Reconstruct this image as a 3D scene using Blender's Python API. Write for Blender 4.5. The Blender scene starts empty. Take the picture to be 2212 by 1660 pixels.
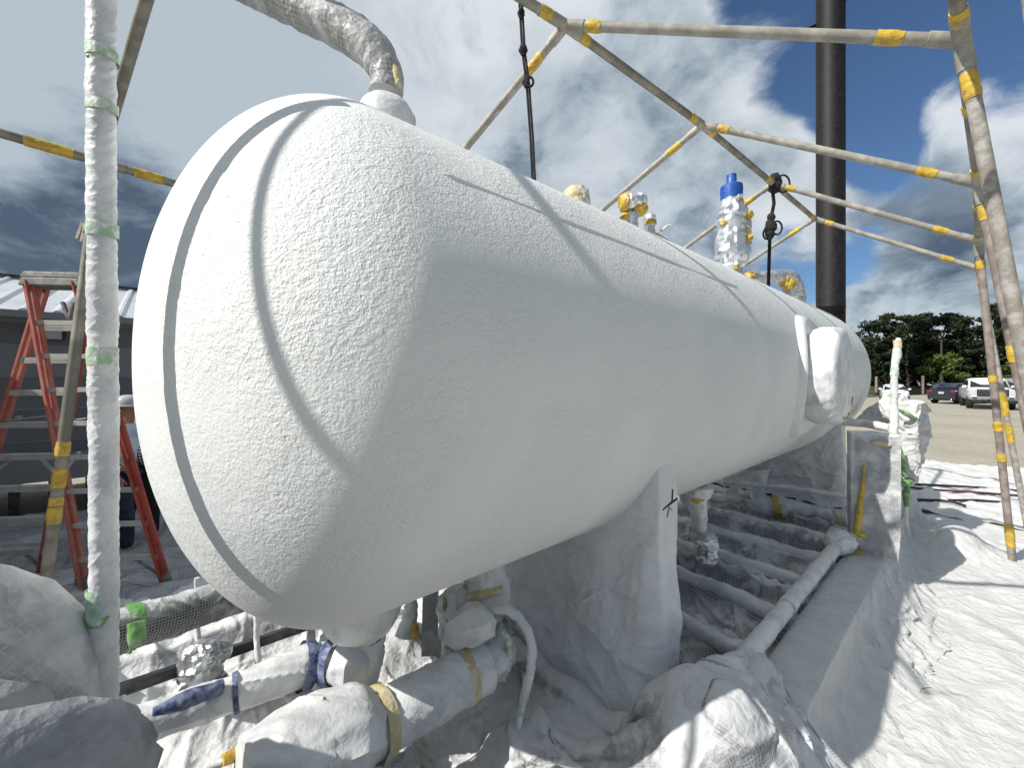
import bpy, bmesh, math, random
import numpy as np
from mathutils import Vector, Matrix
R_ = math.radians
random.seed(7)
rng = np.random.default_rng(11)
scene = bpy.context.scene
C = scene.collection

# ------------------------------------------------------------------ camera
EYE = 1.95
F = 860.0                      # focal length in units where the picture is 2212 wide
CX, HY = 1106.0, 819.0
cam_d = bpy.data.cameras.new("camera")
cam = bpy.data.objects.new("camera", cam_d)
C.objects.link(cam)
cam.location = (0, 0, EYE)
cam.rotation_euler = (R_(90), 0, 0)
cam_d.sensor_width = 36
cam_d.lens = 36 * F / 2212
cam_d.shift_y = -(830.5 - HY) / 2212
cam_d.clip_start = 0.02
cam_d.clip_end = 3000
scene.camera = cam

# ------------------------------------------------------------------ light
SUN_EL, SUN_AZ = 41.5, -117.5      # azimuth clockwise from +Y (the view direction)
_e, _a = R_(SUN_EL), R_(SUN_AZ)
SUN = Vector((math.cos(_e) * math.sin(_a), math.cos(_e) * math.cos(_a), math.sin(_e)))
sd = bpy.data.lights.new("sun", 'SUN')
sd.energy = 5.0
sd.angle = R_(0.53)
sd.color = (1.0, 0.965, 0.90)
so = bpy.data.objects.new("sun", sd)
C.objects.link(so)
so.rotation_euler = SUN.to_track_quat('Z', 'Y').to_euler()

world = bpy.data.worlds.new("World")
scene.world = world
world.use_nodes = True
nt = world.node_tree
nt.nodes.clear()


def nd(tree, typ, **kw):
    n = tree.nodes.new(typ)
    for k, v in kw.items():
        if k == 'inp':
            for a, b in v.items():
                n.inputs[a].default_value = b
        else:
            setattr(n, k, v)
    return n


def math_(tree, op, a, b=None, clamp=False):
    n = tree.nodes.new('ShaderNodeMath')
    n.operation = op
    n.use_clamp = clamp
    for i, v in enumerate((a, b)):
        if v is None:
            continue
        if isinstance(v, (int, float)):
            n.inputs[i].default_value = v
        else:
            tree.links.new(v, n.inputs[i])
    return n.outputs[0]


def sstep(tree, v, lo, hi):
    n = tree.nodes.new('ShaderNodeMapRange')
    n.interpolation_type = 'SMOOTHSTEP'
    n.inputs['From Min'].default_value = lo
    n.inputs['From Max'].default_value = hi
    tree.links.new(v, n.inputs['Value'])
    return n.outputs[0]


def mixc(tree, fac, a, b):
    n = tree.nodes.new('ShaderNodeMix')
    n.data_type = 'RGBA'
    for sock, v in ((n.inputs[0], fac), (n.inputs[6], a), (n.inputs[7], b)):
        if isinstance(v, (int, float)):
            sock.default_value = v
        elif isinstance(v, tuple):
            sock.default_value = v if len(v) == 4 else (*v, 1)
        else:
            tree.links.new(v, sock)
    return n.outputs[2]


def build_world():
    L = nt.links.new
    out = nd(nt, 'ShaderNodeOutputWorld')
    sky = nd(nt, 'ShaderNodeTexSky')
    sky.sky_type = 'NISHITA'
    sky.sun_disc = False
    sky.sun_elevation = R_(SUN_EL)
    sky.sun_rotation = R_(SUN_AZ)
    sky.air_density = 1.0
    sky.dust_density = 0.6
    sky.ozone_density = 3.0
    bg = nd(nt, 'ShaderNodeBackground', inp={'Strength': 0.085})
    tint = nt.nodes.new('ShaderNodeMix'); tint.data_type = 'RGBA'; tint.blend_type = 'MULTIPLY'
    tint.inputs[0].default_value = 1.0
    L(sky.outputs[0], tint.inputs[6]); tint.inputs[7].default_value = (0.72, 0.86, 1.0, 1)
    L(tint.outputs[2], bg.inputs[0])
    tc = nd(nt, 'ShaderNodeTexCoord')
    sep = nd(nt, 'ShaderNodeSeparateXYZ')
    L(tc.outputs['Generated'], sep.inputs[0])
    zz = math_(nt, 'MAXIMUM', sep.outputs[2], 0.0)
    den = math_(nt, 'ADD', zz, 0.50)
    px = math_(nt, 'DIVIDE', sep.outputs[0], den)
    py = math_(nt, 'DIVIDE', sep.outputs[1], den)
    cmb = nd(nt, 'ShaderNodeCombineXYZ')
    L(px, cmb.inputs[0]); L(py, cmb.inputs[1])
    # warp a little so the cloud edges billow
    wn = nd(nt, 'ShaderNodeTexNoise', inp={'Scale': 3.0, 'Detail': 3.0, 'Roughness': 0.5})
    L(cmb.outputs[0], wn.inputs['Vector'])
    wv = nd(nt, 'ShaderNodeVectorMath', operation='SCALE'); wv.inputs['Scale'].default_value = 0.22
    L(wn.outputs['Color'], wv.inputs[0])
    wa = nd(nt, 'ShaderNodeVectorMath', operation='ADD')
    L(cmb.outputs[0], wa.inputs[0]); L(wv.outputs[0], wa.inputs[1])
    n1 = nd(nt, 'ShaderNodeTexNoise', inp={'Scale': 1.35, 'Detail': 9.0, 'Roughness': 0.56, 'Lacunarity': 2.1})
    L(wa.outputs[0], n1.inputs['Vector'])
    n1b = nd(nt, 'ShaderNodeTexNoise', inp={'Scale': 3.9, 'Detail': 8.0, 'Roughness': 0.6})
    L(wa.outputs[0], n1b.inputs['Vector'])
    dens = math_(nt, 'ADD', math_(nt, 'MULTIPLY', n1.outputs['Fac'], 0.55), math_(nt, 'MULTIPLY', n1b.outputs['Fac'], 0.45))

    def lobe(px_, py_, width, amt):
        v = Vector(((px_ - CX) / F, 1.0, -(py_ - HY) / F)).normalized()
        dn = nd(nt, 'ShaderNodeVectorMath', operation='DOT_PRODUCT')
        L(tc.outputs['Generated'], dn.inputs[0])
        dn.inputs[1].default_value = v
        s = sstep(nt, dn.outputs['Value'], math.cos(R_(width)), 1.0)
        return math_(nt, 'MULTIPLY', s, amt)
    def lobe_v(vec, width, amt):
        dn = nd(nt, 'ShaderNodeVectorMath', operation='DOT_PRODUCT')
        L(tc.outputs['Generated'], dn.inputs[0]); dn.inputs[1].default_value = Vector(vec).normalized()
        return math_(nt, 'MULTIPLY', sstep(nt, dn.outputs['Value'], math.cos(R_(width)), math.cos(R_(width * .3))), amt)
    dens = math_(nt, 'ADD', dens, lobe_v((-.1, -.1, 1), 55, 0.12))  # unseen cloud added overhead to lift the light on shaded ground
    # large cloud masses and clear gaps of this sky (directions on the sky dome)
    for a in ((60, 60, 28, 0.10), (420, 120, 26, 0.14), (950, 160, 22, 0.10), (1350, 320, 20, 0.13), (1640, 450, 11, 0.13),
              (1980, 470, 13, 0.16), (2080, 640, 9, 0.10), (1850, 700, 5, 0.12), (2180, 220, 8, 0.12), (1600, 230, 12, 0.05), (150, 420, 22, 0.18),
              (2010, 170, 13, -0.24), (1480, 60, 8, -0.10), (1050, 60, 6, -0.08), (1330, 200, 4, -0.05), (1690, 60, 9, -0.19), (1890, 330, 5, -0.09), (1250, 60, 6, -0.06), (1760, 560, 7, -0.13), (1870, 580, 6, -0.10), (2150, 60, 9, 0.06)):
        dens = math_(nt, 'ADD', dens, lobe(*a))
    dens = math_(nt, 'ADD', dens, 0.03)
    mask = sstep(nt, dens, 0.455, 0.56)
    thick = sstep(nt, dens, 0.53, 0.80)
    # shading inside the clouds: brighter rims, greyer bellies
    n2 = nd(nt, 'ShaderNodeTexNoise', inp={'Scale': 2.6, 'Detail': 8.0, 'Roughness': 0.6})
    off = nd(nt, 'ShaderNodeVectorMath', operation='ADD'); off.inputs[1].default_value = (4.3, 1.7, 0.2)
    L(wa.outputs[0], off.inputs[0]); L(off.outputs[0], n2.inputs['Vector'])
    n2b = nd(nt, 'ShaderNodeTexNoise', inp={'Scale': 7.5, 'Detail': 8.0, 'Roughness': 0.62})
    L(off.outputs[0], n2b.inputs['Vector'])
    belly = math_(nt, 'ADD', math_(nt, 'MULTIPLY', n2.outputs['Fac'], 0.60), math_(nt, 'MULTIPLY', n2b.outputs['Fac'], 0.40))
    belly = math_(nt, 'ADD', math_(nt, 'MULTIPLY', math_(nt, 'SUBTRACT', belly, 0.5), 2.1), 0.53)
    for a in ((100, 480, 19, 0.30), (330, 560, 13, 0.24), (2050, 420, 9, 0.20), (1960, 460, 7, 0.14), (1640, 560, 7, 0.20), (2120, 600, 5, 0.08), (1980, 620, 5, 0.05),
              (640, 250, 12, 0.05), (1130, 190, 12, -0.06), (40, 60, 26, -0.30), (500, 60, 26, -0.10), (850, 150, 20, -0.06), (1640, 460, 6, -0.16), (1950, 250, 6, -0.1), (2190, 240, 7, -0.14), (30, 290, 6, -0.2), (2000, 690, 6, -0.12)):
        belly = math_(nt, 'ADD', belly, lobe(*a))
    back = nd(nt, 'ShaderNodeVectorMath', operation='DOT_PRODUCT')
    L(tc.outputs['Generated'], back.inputs[0]); back.inputs[1].default_value = Vector((0.6, -0.78, 0.0)).normalized()
    belly = math_(nt, 'ADD', belly, math_(nt, 'MULTIPLY', sstep(nt, back.outputs['Value'], -0.05, 0.6), 0.45))  # unseen sky behind the camera, darkened to cut fill on the tank's shaded side
    belly = math_(nt, 'ADD', belly, lobe_v((-.1, -.1, 1), 58, -0.30))  # added overhead cloud is brightened too, as fill for the shaded ground
    bel = sstep(nt, belly, 0.34, 0.98)
    shade = math_(nt, 'MULTIPLY', thick, 0.35)
    shade = math_(nt, 'ADD', shade, math_(nt, 'MULTIPLY', bel, 0.75), True)
    rampc = nd(nt, 'ShaderNodeValToRGB')
    cr = rampc.color_ramp
    cr.elements[0].position = 0.0; cr.elements[0].color = (0.66, 0.70, 0.735, 1)
    cr.elements[1].position = 1.0; cr.elements[1].color = (0.075, 0.105, 0.15, 1)
    e = cr.elements.new(0.38); e.color = (0.40, 0.465, 0.52, 1)
    e = cr.elements.new(0.68); e.color = (0.20, 0.255, 0.315, 1)
    L(shade, rampc.inputs[0])
    bgc = nd(nt, 'ShaderNodeBackground', inp={'Strength': 1.0})
    L(rampc.outputs[0], bgc.inputs[0])
    mx = nd(nt, 'ShaderNodeMixShader')
    m2 = math_(nt, 'MULTIPLY', mask, 0.96)
    L(m2, mx.inputs[0]); L(bg.outputs[0], mx.inputs[1]); L(bgc.outputs[0], mx.inputs[2])
    L(mx.outputs[0], out.inputs[0])


build_world()
vs = scene.view_settings
vs.view_transform = 'Standard'
vs.look = 'None'
vs.exposure = 0.2
vs.gamma = 1.0
scene.cycles.use_denoising = True
scene.cycles.max_bounces = 8
scene.cycles.transparent_max_bounces = 8

# ------------------------------------------------------------------ frames of reference
TH = R_(49.21)
D3 = Vector((math.sin(TH), math.cos(TH), 0))          # along the tank, away from the camera
U3 = Vector((-math.cos(TH), math.sin(TH), 0))         # across, from the camera towards the tank
Dn, Un = np.array(D3), np.array(U3)


def P(x, y, Y):
    """point at depth Y metres seen at picture position x, y"""
    return Vector(((x - CX) / F * Y, Y, EYE - (y - HY) / F * Y))


def G(x, y, z=0.0):
    """point at height z seen at x, y"""
    Y = F * (EYE - z) / (y - HY)
    return P(x, y, Y)


def W(s, u, z):
    """skid frame (along, across, up) to world"""
    v = D3 * s + U3 * u
    return Vector((v.x, v.y, z))


# ------------------------------------------------------------------ numeric noise
def vnoise(p, seed=0.0):
    p = np.asarray(p, float) + seed * 17.31
    i = np.floor(p); f = p - i
    f = f * f * (3 - 2 * f)
    def h(ix, iy, iz):
        v = np.sin(ix * 127.1 + iy * 311.7 + iz * 74.7) * 43758.5453
        return v - np.floor(v)
    x, y, z = i[..., 0], i[..., 1], i[..., 2]
    r = 0
    for a in (0, 1):
        for b in (0, 1):
            for c in (0, 1):
                w = (f[..., 0] if a else 1 - f[..., 0]) * (f[..., 1] if b else 1 - f[..., 1]) * (f[..., 2] if c else 1 - f[..., 2])
                r = r + w * h(x + a, y + b, z + c)
    return r


def ridged(p, octs=3, seed=0.0):
    r = 0; a = 1.0; t = 0; p = np.asarray(p, float)
    for o in range(octs):
        r = r + a * (1 - np.abs(2 * vnoise(p, seed + o * 3.7) - 1))
        t += a; a *= 0.5; p = p * 2.07 + 3.1
    return r / t


# ------------------------------------------------------------------ folds of film
def film_folds(a, b, seed, lam=(.12, .5), n=12):
    """straight sharp creases of stiff film: masked triangle waves in random directions"""
    r = np.random.default_rng(int(seed * 10) + 77)
    w1 = vnoise(np.stack([a * 1.7, b * 1.7, 0 * a], -1), seed + 1) - .5
    w2 = vnoise(np.stack([a * 1.7, b * 1.7, 0 * a + 5], -1), seed + 2) - .5
    out = 0 * a; tot = 0
    for k in range(n):
        th = r.uniform(0, math.pi); l = math.exp(r.uniform(math.log(lam[0]), math.log(lam[1])))
        t = ((a + .22 * w1) * math.cos(th) + (b + .22 * w2) * math.sin(th)) / l + r.uniform(0, 9)
        tri = 1 - 2 * np.abs(t - np.floor(t) - .5)                 # 0..1, sharp ridge and sharp valley
        m = np.clip((vnoise(np.stack([a / l * .45, b / l * .45, 0 * a + k * 3.3], -1), seed + k) - .42) * 3.2, 0, 1)
        out = out + l * m * tri ** 1.5
        tot += l
    return out / tot * 3.0


def film_creases(a, b, seed, n=12, lam=(.25, .9), w=(.010, .024)):
    """long narrow pinched creases between flat panels, 0..1"""
    r = np.random.default_rng(int(seed * 10) + 133)
    w1 = vnoise(np.stack([a * 1.3, b * 1.3, 0 * a], -1), seed + 1.5) - .5
    w2 = vnoise(np.stack([a * 1.3, b * 1.3, 0 * a + 5], -1), seed + 2.5) - .5
    w3 = vnoise(np.stack([a * 5, b * 5, 0 * a + 9], -1), seed + 3.5) - .5
    out = 0 * a
    for k in range(n):
        th = r.uniform(0, math.pi); l = math.exp(r.uniform(math.log(lam[0]), math.log(lam[1]))); ww = r.uniform(*w)
        t = ((a + .30 * w1 + .03 * w3) * math.cos(th) + (b + .30 * w2 + .03 * w3) * math.sin(th)) / l + r.uniform(0, 9)
        d = np.abs(t - np.floor(t) - .5) * l
        m = np.clip((vnoise(np.stack([a * 1.6, b * 1.6, 0 * a + k * 4.7], -1), seed + k * 1.1) - .48) * 4.5, 0, 1)
        out = np.maximum(out, m * np.exp(-d / ww) * r.uniform(.5, 1.0))
    return out


# ------------------------------------------------------------------ materials
def new_mat(name):
    m = bpy.data.materials.new(name)
    m.use_nodes = True
    t = m.node_tree
    return m, t, t.nodes['Principled BSDF'], t.nodes['Material Output']


def mat(name, col, rough=0.6, metal=0.0, col2=None, nscale=6.0, nlo=0.4, nhi=0.65, bumps=(), spec=0.5, coat=0.0, detail=6.0):
    """principled material: two colours mixed by noise, and bump layers (kind, scale, strength, distance)"""
    m, t, b, o = new_mat(name)
    L = t.links.new
    tc = nd(t, 'ShaderNodeTexCoord')
    b.inputs['Roughness'].default_value = rough
    b.inputs['Metallic'].default_value = metal
    b.inputs['Specular IOR Level'].default_value = spec
    if coat:
        b.inputs['Coat Weight'].default_value = coat
        b.inputs['Coat Roughness'].default_value = 0.06
    if col2 is None:
        b.inputs['Base Color'].default_value = (*col, 1)
    else:
        n = nd(t, 'ShaderNodeTexNoise', inp={'Scale': nscale, 'Detail': detail, 'Roughness': 0.6})
        L(tc.outputs['Object'], n.inputs['Vector'])
        f = sstep(t, n.outputs['Fac'], nlo, nhi)
        L(mixc(t, f, col, col2), b.inputs['Base Color'])
    prev = None
    for kind, sc, st, dist in bumps:
        if kind == 'noise':
            n = nd(t, 'ShaderNodeTexNoise', inp={'Scale': sc, 'Detail': 3.0, 'Roughness': 0.5})
            h = n.outputs['Fac']
        elif kind == 'vor':
            n = nd(t, 'ShaderNodeTexVoronoi', inp={'Scale': sc}); n.feature = 'SMOOTH_F1'
            h = n.outputs['Distance']
        elif kind == 'crease':
            w = nd(t, 'ShaderNodeTexNoise', inp={'Scale': sc * 0.7, 'Detail': 2.0})
            L(tc.outputs['Object'], w.inputs['Vector'])
            ad = nd(t, 'ShaderNodeVectorMath', operation='MULTIPLY_ADD')
            L(w.outputs['Color'], ad.inputs[0]); ad.inputs[1].default_value = (0.9 / sc,) * 3; L(tc.outputs['Object'], ad.inputs[2])
            n = nd(t, 'ShaderNodeTexVoronoi', inp={'Scale': sc}); n.feature = 'F1'
            L(ad.outputs[0], n.inputs['Vector'])
            h = n.outputs['Distance']
        if kind != 'crease':
            L(tc.outputs['Object'], n.inputs['Vector'])
        bp = nd(t, 'ShaderNodeBump', inp={'Strength': st, 'Distance': dist})
        L(h, bp.inputs['Height'])
        if prev:
            L(prev, bp.inputs['Normal'])
        prev = bp.outputs[0]
    if prev:
        L(prev, b.inputs['Normal'])
    return m


def foam_mat():
    m, t, b, o = new_mat('sprayed_foam')
    L = t.links.new
    tc = nd(t, 'ShaderNodeTexCoord')
    b.inputs['Roughness'].default_value = 0.62
    b.inputs['Specular IOR Level'].default_value = 0.35
    n0 = nd(t, 'ShaderNodeTexNoise', inp={'Scale': 1.6, 'Detail': 5.0})
    L(tc.outputs['Object'], n0.inputs['Vector'])
    L(mixc(t, sstep(t, n0.outputs['Fac'], 0.35, 0.7), (0.70, 0.715, 0.705), (0.74, 0.75, 0.735)), b.inputs['Base Color'])
    # orange peel, coarser in patches
    n1 = nd(t, 'ShaderNodeTexNoise', inp={'Scale': 230.0, 'Detail': 3.0, 'Roughness': 0.55, 'Distortion': 0.0})
    n2 = nd(t, 'ShaderNodeTexNoise', inp={'Scale': 120.0, 'Detail': 2.5, 'Roughness': 0.5})
    n5 = nd(t, 'ShaderNodeTexNoise', inp={'Scale': 46.0, 'Detail': 2.0, 'Roughness': 0.5})
    n3 = nd(t, 'ShaderNodeTexNoise', inp={'Scale': 2.2, 'Detail': 2.0})
    n4 = nd(t, 'ShaderNodeTexNoise', inp={'Scale': 5.0, 'Detail': 2.0})
    for n in (n1, n2, n3, n4, n5):
        L(tc.outputs['Object'], n.inputs['Vector'])
    patch = sstep(t, n3.outputs['Fac'], 0.36, 0.62)
    amp = math_(t, 'ADD', math_(t, 'MULTIPLY', patch, 0.75), 0.45)
    h = math_(t, 'ADD', math_(t, 'MULTIPLY', n1.outputs['Fac'], 0.75), math_(t, 'MULTIPLY', n2.outputs['Fac'], 1.15))
    h = math_(t, 'MULTIPLY', math_(t, 'ADD', h, math_(t, 'MULTIPLY', n5.outputs['Fac'], 1.5)), amp)
    h = math_(t, 'ADD', h, math_(t, 'MULTIPLY', n4.outputs['Fac'], 2.0))
    # scattered pin holes
    vo = nd(t, 'ShaderNodeTexVoronoi', inp={'Scale': 17.0, 'Randomness': 1.0})
    L(tc.outputs['Object'], vo.inputs['Vector'])
    hole = sstep(t, vo.outputs['Distance'], 0.02, 0.085)
    keep = sstep(t, nd_sep(t, vo.outputs['Color']), 0.72, 0.78)
    dent = math_(t, 'MULTIPLY', math_(t, 'SUBTRACT', 1.0, hole), keep)
    h = math_(t, 'SUBTRACT', h, math_(t, 'MULTIPLY', dent, 0.9))
    bp = nd(t, 'ShaderNodeBump', inp={'Strength': 0.9, 'Distance': 0.0036})
    L(h, bp.inputs['Height']); L(bp.outputs[0], b.inputs['Normal'])
    return m


def nd_sep(t, sock):
    s = nd(t, 'ShaderNodeSeparateColor')
    t.links.new(sock, s.inputs[0])
    return s.outputs[0]


def sheet_mat(name, *args, dust=0.0, **kw):
    return _sheet_mat(name, *args, dust=dust, **kw)


def _sheet_mat(name, white=(0.73, 0.735, 0.735), film=(0.52, 0.525, 0.55), clear=0.35, cell=0.016, cover=(0.40, 0.55), rough=0.5, gloss=0.35, bscale=1.0, nscale=2.6, net=0.55, dust=0.0):
    """scrim reinforced plastic film, whitened by overspray in patches; the bare film lets some of what is below show"""
    m, t, b, o = new_mat(name)
    L = t.links.new
    tc = nd(t, 'ShaderNodeTexCoord')
    n = nd(t, 'ShaderNodeTexNoise', inp={'Scale': nscale, 'Detail': 7.0, 'Roughness': 0.62})
    L(tc.outputs['Object'], n.inputs['Vector'])
    over = sstep(t, n.outputs['Fac'], cover[0], cover[1])          # 1 = oversprayed white
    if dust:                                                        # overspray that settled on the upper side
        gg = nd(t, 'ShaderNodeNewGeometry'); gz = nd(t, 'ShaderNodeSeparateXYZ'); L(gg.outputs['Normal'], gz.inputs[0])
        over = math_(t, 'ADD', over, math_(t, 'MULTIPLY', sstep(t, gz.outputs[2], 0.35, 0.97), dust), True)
    uv = nd(t, 'ShaderNodeSeparateXYZ')
    L(tc.outputs['UV'], uv.inputs[0])
    def line(s):
        q = math_(t, 'FRACT', math_(t, 'MULTIPLY', s, 1.0 / cell))
        q = math_(t, 'ABSOLUTE', math_(t, 'SUBTRACT', q, 0.5))
        return sstep(t, q, 0.36, 0.44)
    grid = math_(t, 'MAXIMUM', line(uv.outputs[0]), line(uv.outputs[1]))
    bare = math_(t, 'SUBTRACT', 1.0, over)
    gb = math_(t, 'MULTIPLY', grid, bare)
    n5 = nd(t, 'ShaderNodeTexNoise', inp={'Scale': 9.0, 'Detail': 6.0})
    L(tc.outputs['Object'], n5.inputs['Vector'])
    wcol = mixc(t, sstep(t, n5.outputs['Fac'], 0.35, 0.7), white, tuple(c * 0.9 for c in white))
    col = mixc(t, over, film, wcol)
    col = mixc(t, math_(t, 'MULTIPLY', gb, net), col, white)
    L(col, b.inputs['Base Color'])
    L(mixc(t, over, (gloss,) * 3, (rough + 0.2,) * 3), b.inputs['Roughness'])
    b.inputs['Specular IOR Level'].default_value = 0.4
    prev = None
    for sc, st, di in ((12 * bscale, 0.6, 0.018 / bscale), (40 * bscale, 0.6, 0.006 / bscale), (130 * bscale, 0.35, 0.002 / bscale)):
        w = nd(t, 'ShaderNodeTexNoise', inp={'Scale': sc * 0.5, 'Detail': 2.0})
        L(tc.outputs['Object'], w.inputs['Vector'])
        ad = nd(t, 'ShaderNodeVectorMath', operation='MULTIPLY_ADD')
        L(w.outputs['Color'], ad.inputs[0]); ad.inputs[1].default_value = (1.6 / sc,) * 3; L(tc.outputs['Object'], ad.inputs[2])
        v = nd(t, 'ShaderNodeTexVoronoi', inp={'Scale': sc}); v.feature = 'F1'
        L(ad.outputs[0], v.inputs['Vector'])
        bp = nd(t, 'ShaderNodeBump', inp={'Strength': st, 'Distance': di})
        L(v.outputs['Distance'], bp.inputs['Height'])
        if prev:
            L(prev, bp.inputs['Normal'])
        prev = bp.outputs[0]
    L(prev, b.inputs['Normal'])
    tr = nd(t, 'ShaderNodeBsdfTranslucent')
    L(col, tr.inputs[0]); L(prev, tr.inputs['Normal'])
    m1 = nd(t, 'ShaderNodeMixShader'); m1.inputs[0].default_value = 0.16
    L(b.outputs[0], m1.inputs[1]); L(tr.outputs[0], m1.inputs[2])
    tp = nd(t, 'ShaderNodeBsdfTransparent')
    m2 = nd(t, 'ShaderNodeMixShader')
    fac = math_(t, 'MULTIPLY', math_(t, 'MULTIPLY', bare, math_(t, 'SUBTRACT', 1.0, math_(t, 'MULTIPLY', grid, 0.75))), clear)
    L(fac, m2.inputs[0]); L(m1.outputs[0], m2.inputs[1]); L(tp.outputs[0], m2.inputs[2])
    L(m2.outputs[0], o.inputs[0])
    return m


M = {}
M['foam'] = foam_mat()
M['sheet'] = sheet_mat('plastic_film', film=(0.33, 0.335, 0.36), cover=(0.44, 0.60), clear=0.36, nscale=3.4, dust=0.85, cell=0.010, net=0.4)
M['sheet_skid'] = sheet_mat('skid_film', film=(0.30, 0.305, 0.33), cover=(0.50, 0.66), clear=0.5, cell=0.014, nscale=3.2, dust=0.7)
M['sheet_bare'] = sheet_mat('bare_film', film=(0.48, 0.49, 0.51), cover=(0.40, 0.66), clear=0.45, cell=0.009, net=0.3, nscale=5)
M['sheet_ground'] = sheet_mat('ground_film', white=(0.69, 0.69, 0.675), cover=(0.22, 0.36), clear=0.2, rough=0.5)
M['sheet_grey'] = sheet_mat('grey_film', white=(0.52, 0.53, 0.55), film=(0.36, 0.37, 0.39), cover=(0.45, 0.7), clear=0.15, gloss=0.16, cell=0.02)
M['sheet_cover'] = sheet_mat('cover_film', white=(0.68, 0.69, 0.69), film=(0.30, 0.31, 0.325), cover=(0.38, 0.60), clear=0.0, cell=0.008, net=0.25, nscale=3.0)
M['sheet_fold'] = sheet_mat('shaded_fold_film', white=(0.36, 0.365, 0.39), film=(0.25, 0.255, 0.285), cover=(0.3, 0.6), clear=0.0, cell=0.01, net=0.3, nscale=14)  # grey oversprayed film, with the fold's shade put into its colour
M['wrap'] = mat('wrap_plastic', (0.71, 0.72, 0.715), 0.42, col2=(0.52, 0.53, 0.545), nscale=7, bumps=(('crease', 30, 0.28, 0.006), ('crease', 80, 0.3, 0.003), ('noise', 260, 0.5, 0.0012)))
M['wrap_mesh'] = sheet_mat('mesh_wrap', white=(0.62, 0.63, 0.63), film=(0.30, 0.305, 0.30), clear=0.0, cell=0.022, cover=(0.42, 0.64), gloss=0.4, nscale=5)
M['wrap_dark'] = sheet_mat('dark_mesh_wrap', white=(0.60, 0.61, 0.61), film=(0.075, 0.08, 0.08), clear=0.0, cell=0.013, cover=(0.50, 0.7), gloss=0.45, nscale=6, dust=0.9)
M['foil'] = mat('crumpled_foil', (0.78, 0.79, 0.81), 0.33, 0.85, bumps=(('crease', 13, 0.5, 0.014), ('crease', 40, 0.2, 0.004)))
M['foil_dull'] = mat('dull_foil', (0.55, 0.56, 0.58), 0.34, 0.75, bumps=(('crease', 18, 0.8, 0.014), ('crease', 50, 0.4, 0.004)))
M['tape_yellow'] = mat('yellow_tape', (0.60, 0.40, 0.045), 0.5, col2=(0.38, 0.25, 0.05), nscale=22, bumps=(('crease', 60, 0.5, 0.004),))
M['tape_dull'] = mat('dusty_yellow_tape', (0.52, 0.42, 0.20), 0.6, col2=(0.62, 0.57, 0.45), nscale=16, bumps=(('crease', 60, 0.5, 0.004),))
M['tape_green'] = mat('green_tape', (0.12, 0.30, 0.07), 0.5, col2=(0.28, 0.42, 0.23), nscale=18, bumps=(('crease', 60, 0.5, 0.004),))
M['tape_green_dusty'] = mat('dusty_green_tape', (0.34, 0.50, 0.33), 0.6, col2=(0.66, 0.70, 0.66), nscale=40, bumps=(('noise', 120, 0.6, 0.003),))
M['tape_blue'] = mat('blue_tape', (0.035, 0.055, 0.15), 0.5, col2=(0.20, 0.23, 0.33), nscale=25, bumps=(('crease', 60, 0.5, 0.004),))
M['cap_blue'] = mat('blue_cap', (0.012, 0.07, 0.32), 0.45, col2=(0.02, 0.10, 0.38), nscale=14, bumps=(('crease', 30, 0.4, 0.006),))
M['galv'] = mat('galvanised_tube', (0.27, 0.25, 0.215), 0.6, 0.1, col2=(0.40, 0.38, 0.335), nscale=9, bumps=(('noise', 110, 0.25, 0.002),))
M['galv_dark'] = mat('weathered_tube', (0.17, 0.16, 0.13), 0.55, 0.3, col2=(0.30, 0.28, 0.23), nscale=6, bumps=(('noise', 110, 0.25, 0.002),))
M['galv_dusty'] = mat('dusty_tube', (0.26, 0.232, 0.20), 0.75, 0.0, col2=(0.43, 0.41, 0.38), nscale=16, bumps=(('noise', 200, 0.9, 0.004),))
M['galv_taped'] = mat('rusty_taped_tube', (0.20, 0.155, 0.13), 0.65, 0.0, col2=(0.31, 0.27, 0.24), nscale=10, bumps=(('noise', 150, 0.5, 0.003),))
M['black_steel'] = mat('black_steel', (0.006, 0.0055, 0.0055), 0.6, 0.0, spec=0.25, col2=(0.013, 0.012, 0.012), nscale=3.0, bumps=(('noise', 60, 0.15, 0.002),))
M['steel_dark'] = mat('dark_steel', (0.04, 0.042, 0.045), 0.5, 0.4, col2=(0.10, 0.10, 0.105), nscale=12)
M['rope'] = mat('black_rope', (0.012, 0.010, 0.010), 0.85, bumps=(('noise', 300, 0.8, 0.004),))
M['cord'] = mat('rubber_cord', (0.018, 0.014, 0.018), 0.6)
M['cord_red'] = mat('dull_red_cord', (0.075, 0.025, 0.04), 0.6)
M['fibre_red'] = mat('red_fibreglass', (0.40, 0.075, 0.05), 0.55, col2=(0.30, 0.05, 0.035), nscale=8)
M['fibre_dusty'] = mat('dusty_red_fibreglass', (0.46, 0.17, 0.13), 0.65, col2=(0.42, 0.10, 0.07), nscale=7)
M['alu'] = mat('dusty_aluminium', (0.50, 0.49, 0.45), 0.5, 0.35, col2=(0.40, 0.39, 0.36), nscale=9)
M['cap_grey'] = mat('grey_ladder_cap', (0.16, 0.155, 0.145), 0.7, col2=(0.28, 0.27, 0.25), nscale=14)
M['sticker'] = mat('pale_sticker', (0.62, 0.58, 0.50), 0.6, col2=(0.25, 0.2, 0.17), nscale=45, nlo=0.5, nhi=0.56)
M['trailer_wall'] = mat('grey_siding', (0.15, 0.152, 0.16), 0.6, col2=(0.17, 0.172, 0.18), nscale=3)
M['trailer_trim'] = mat('grey_trim', (0.22, 0.224, 0.232), 0.55)
M['roof_metal'] = mat('white_metal_roof', (0.62, 0.64, 0.66), 0.35, 0.3, col2=(0.50, 0.52, 0.54), nscale=2)
M['glass_dark'] = mat('dark_glass', (0.008, 0.009, 0.01), 0.08, spec=0.6)
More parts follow.
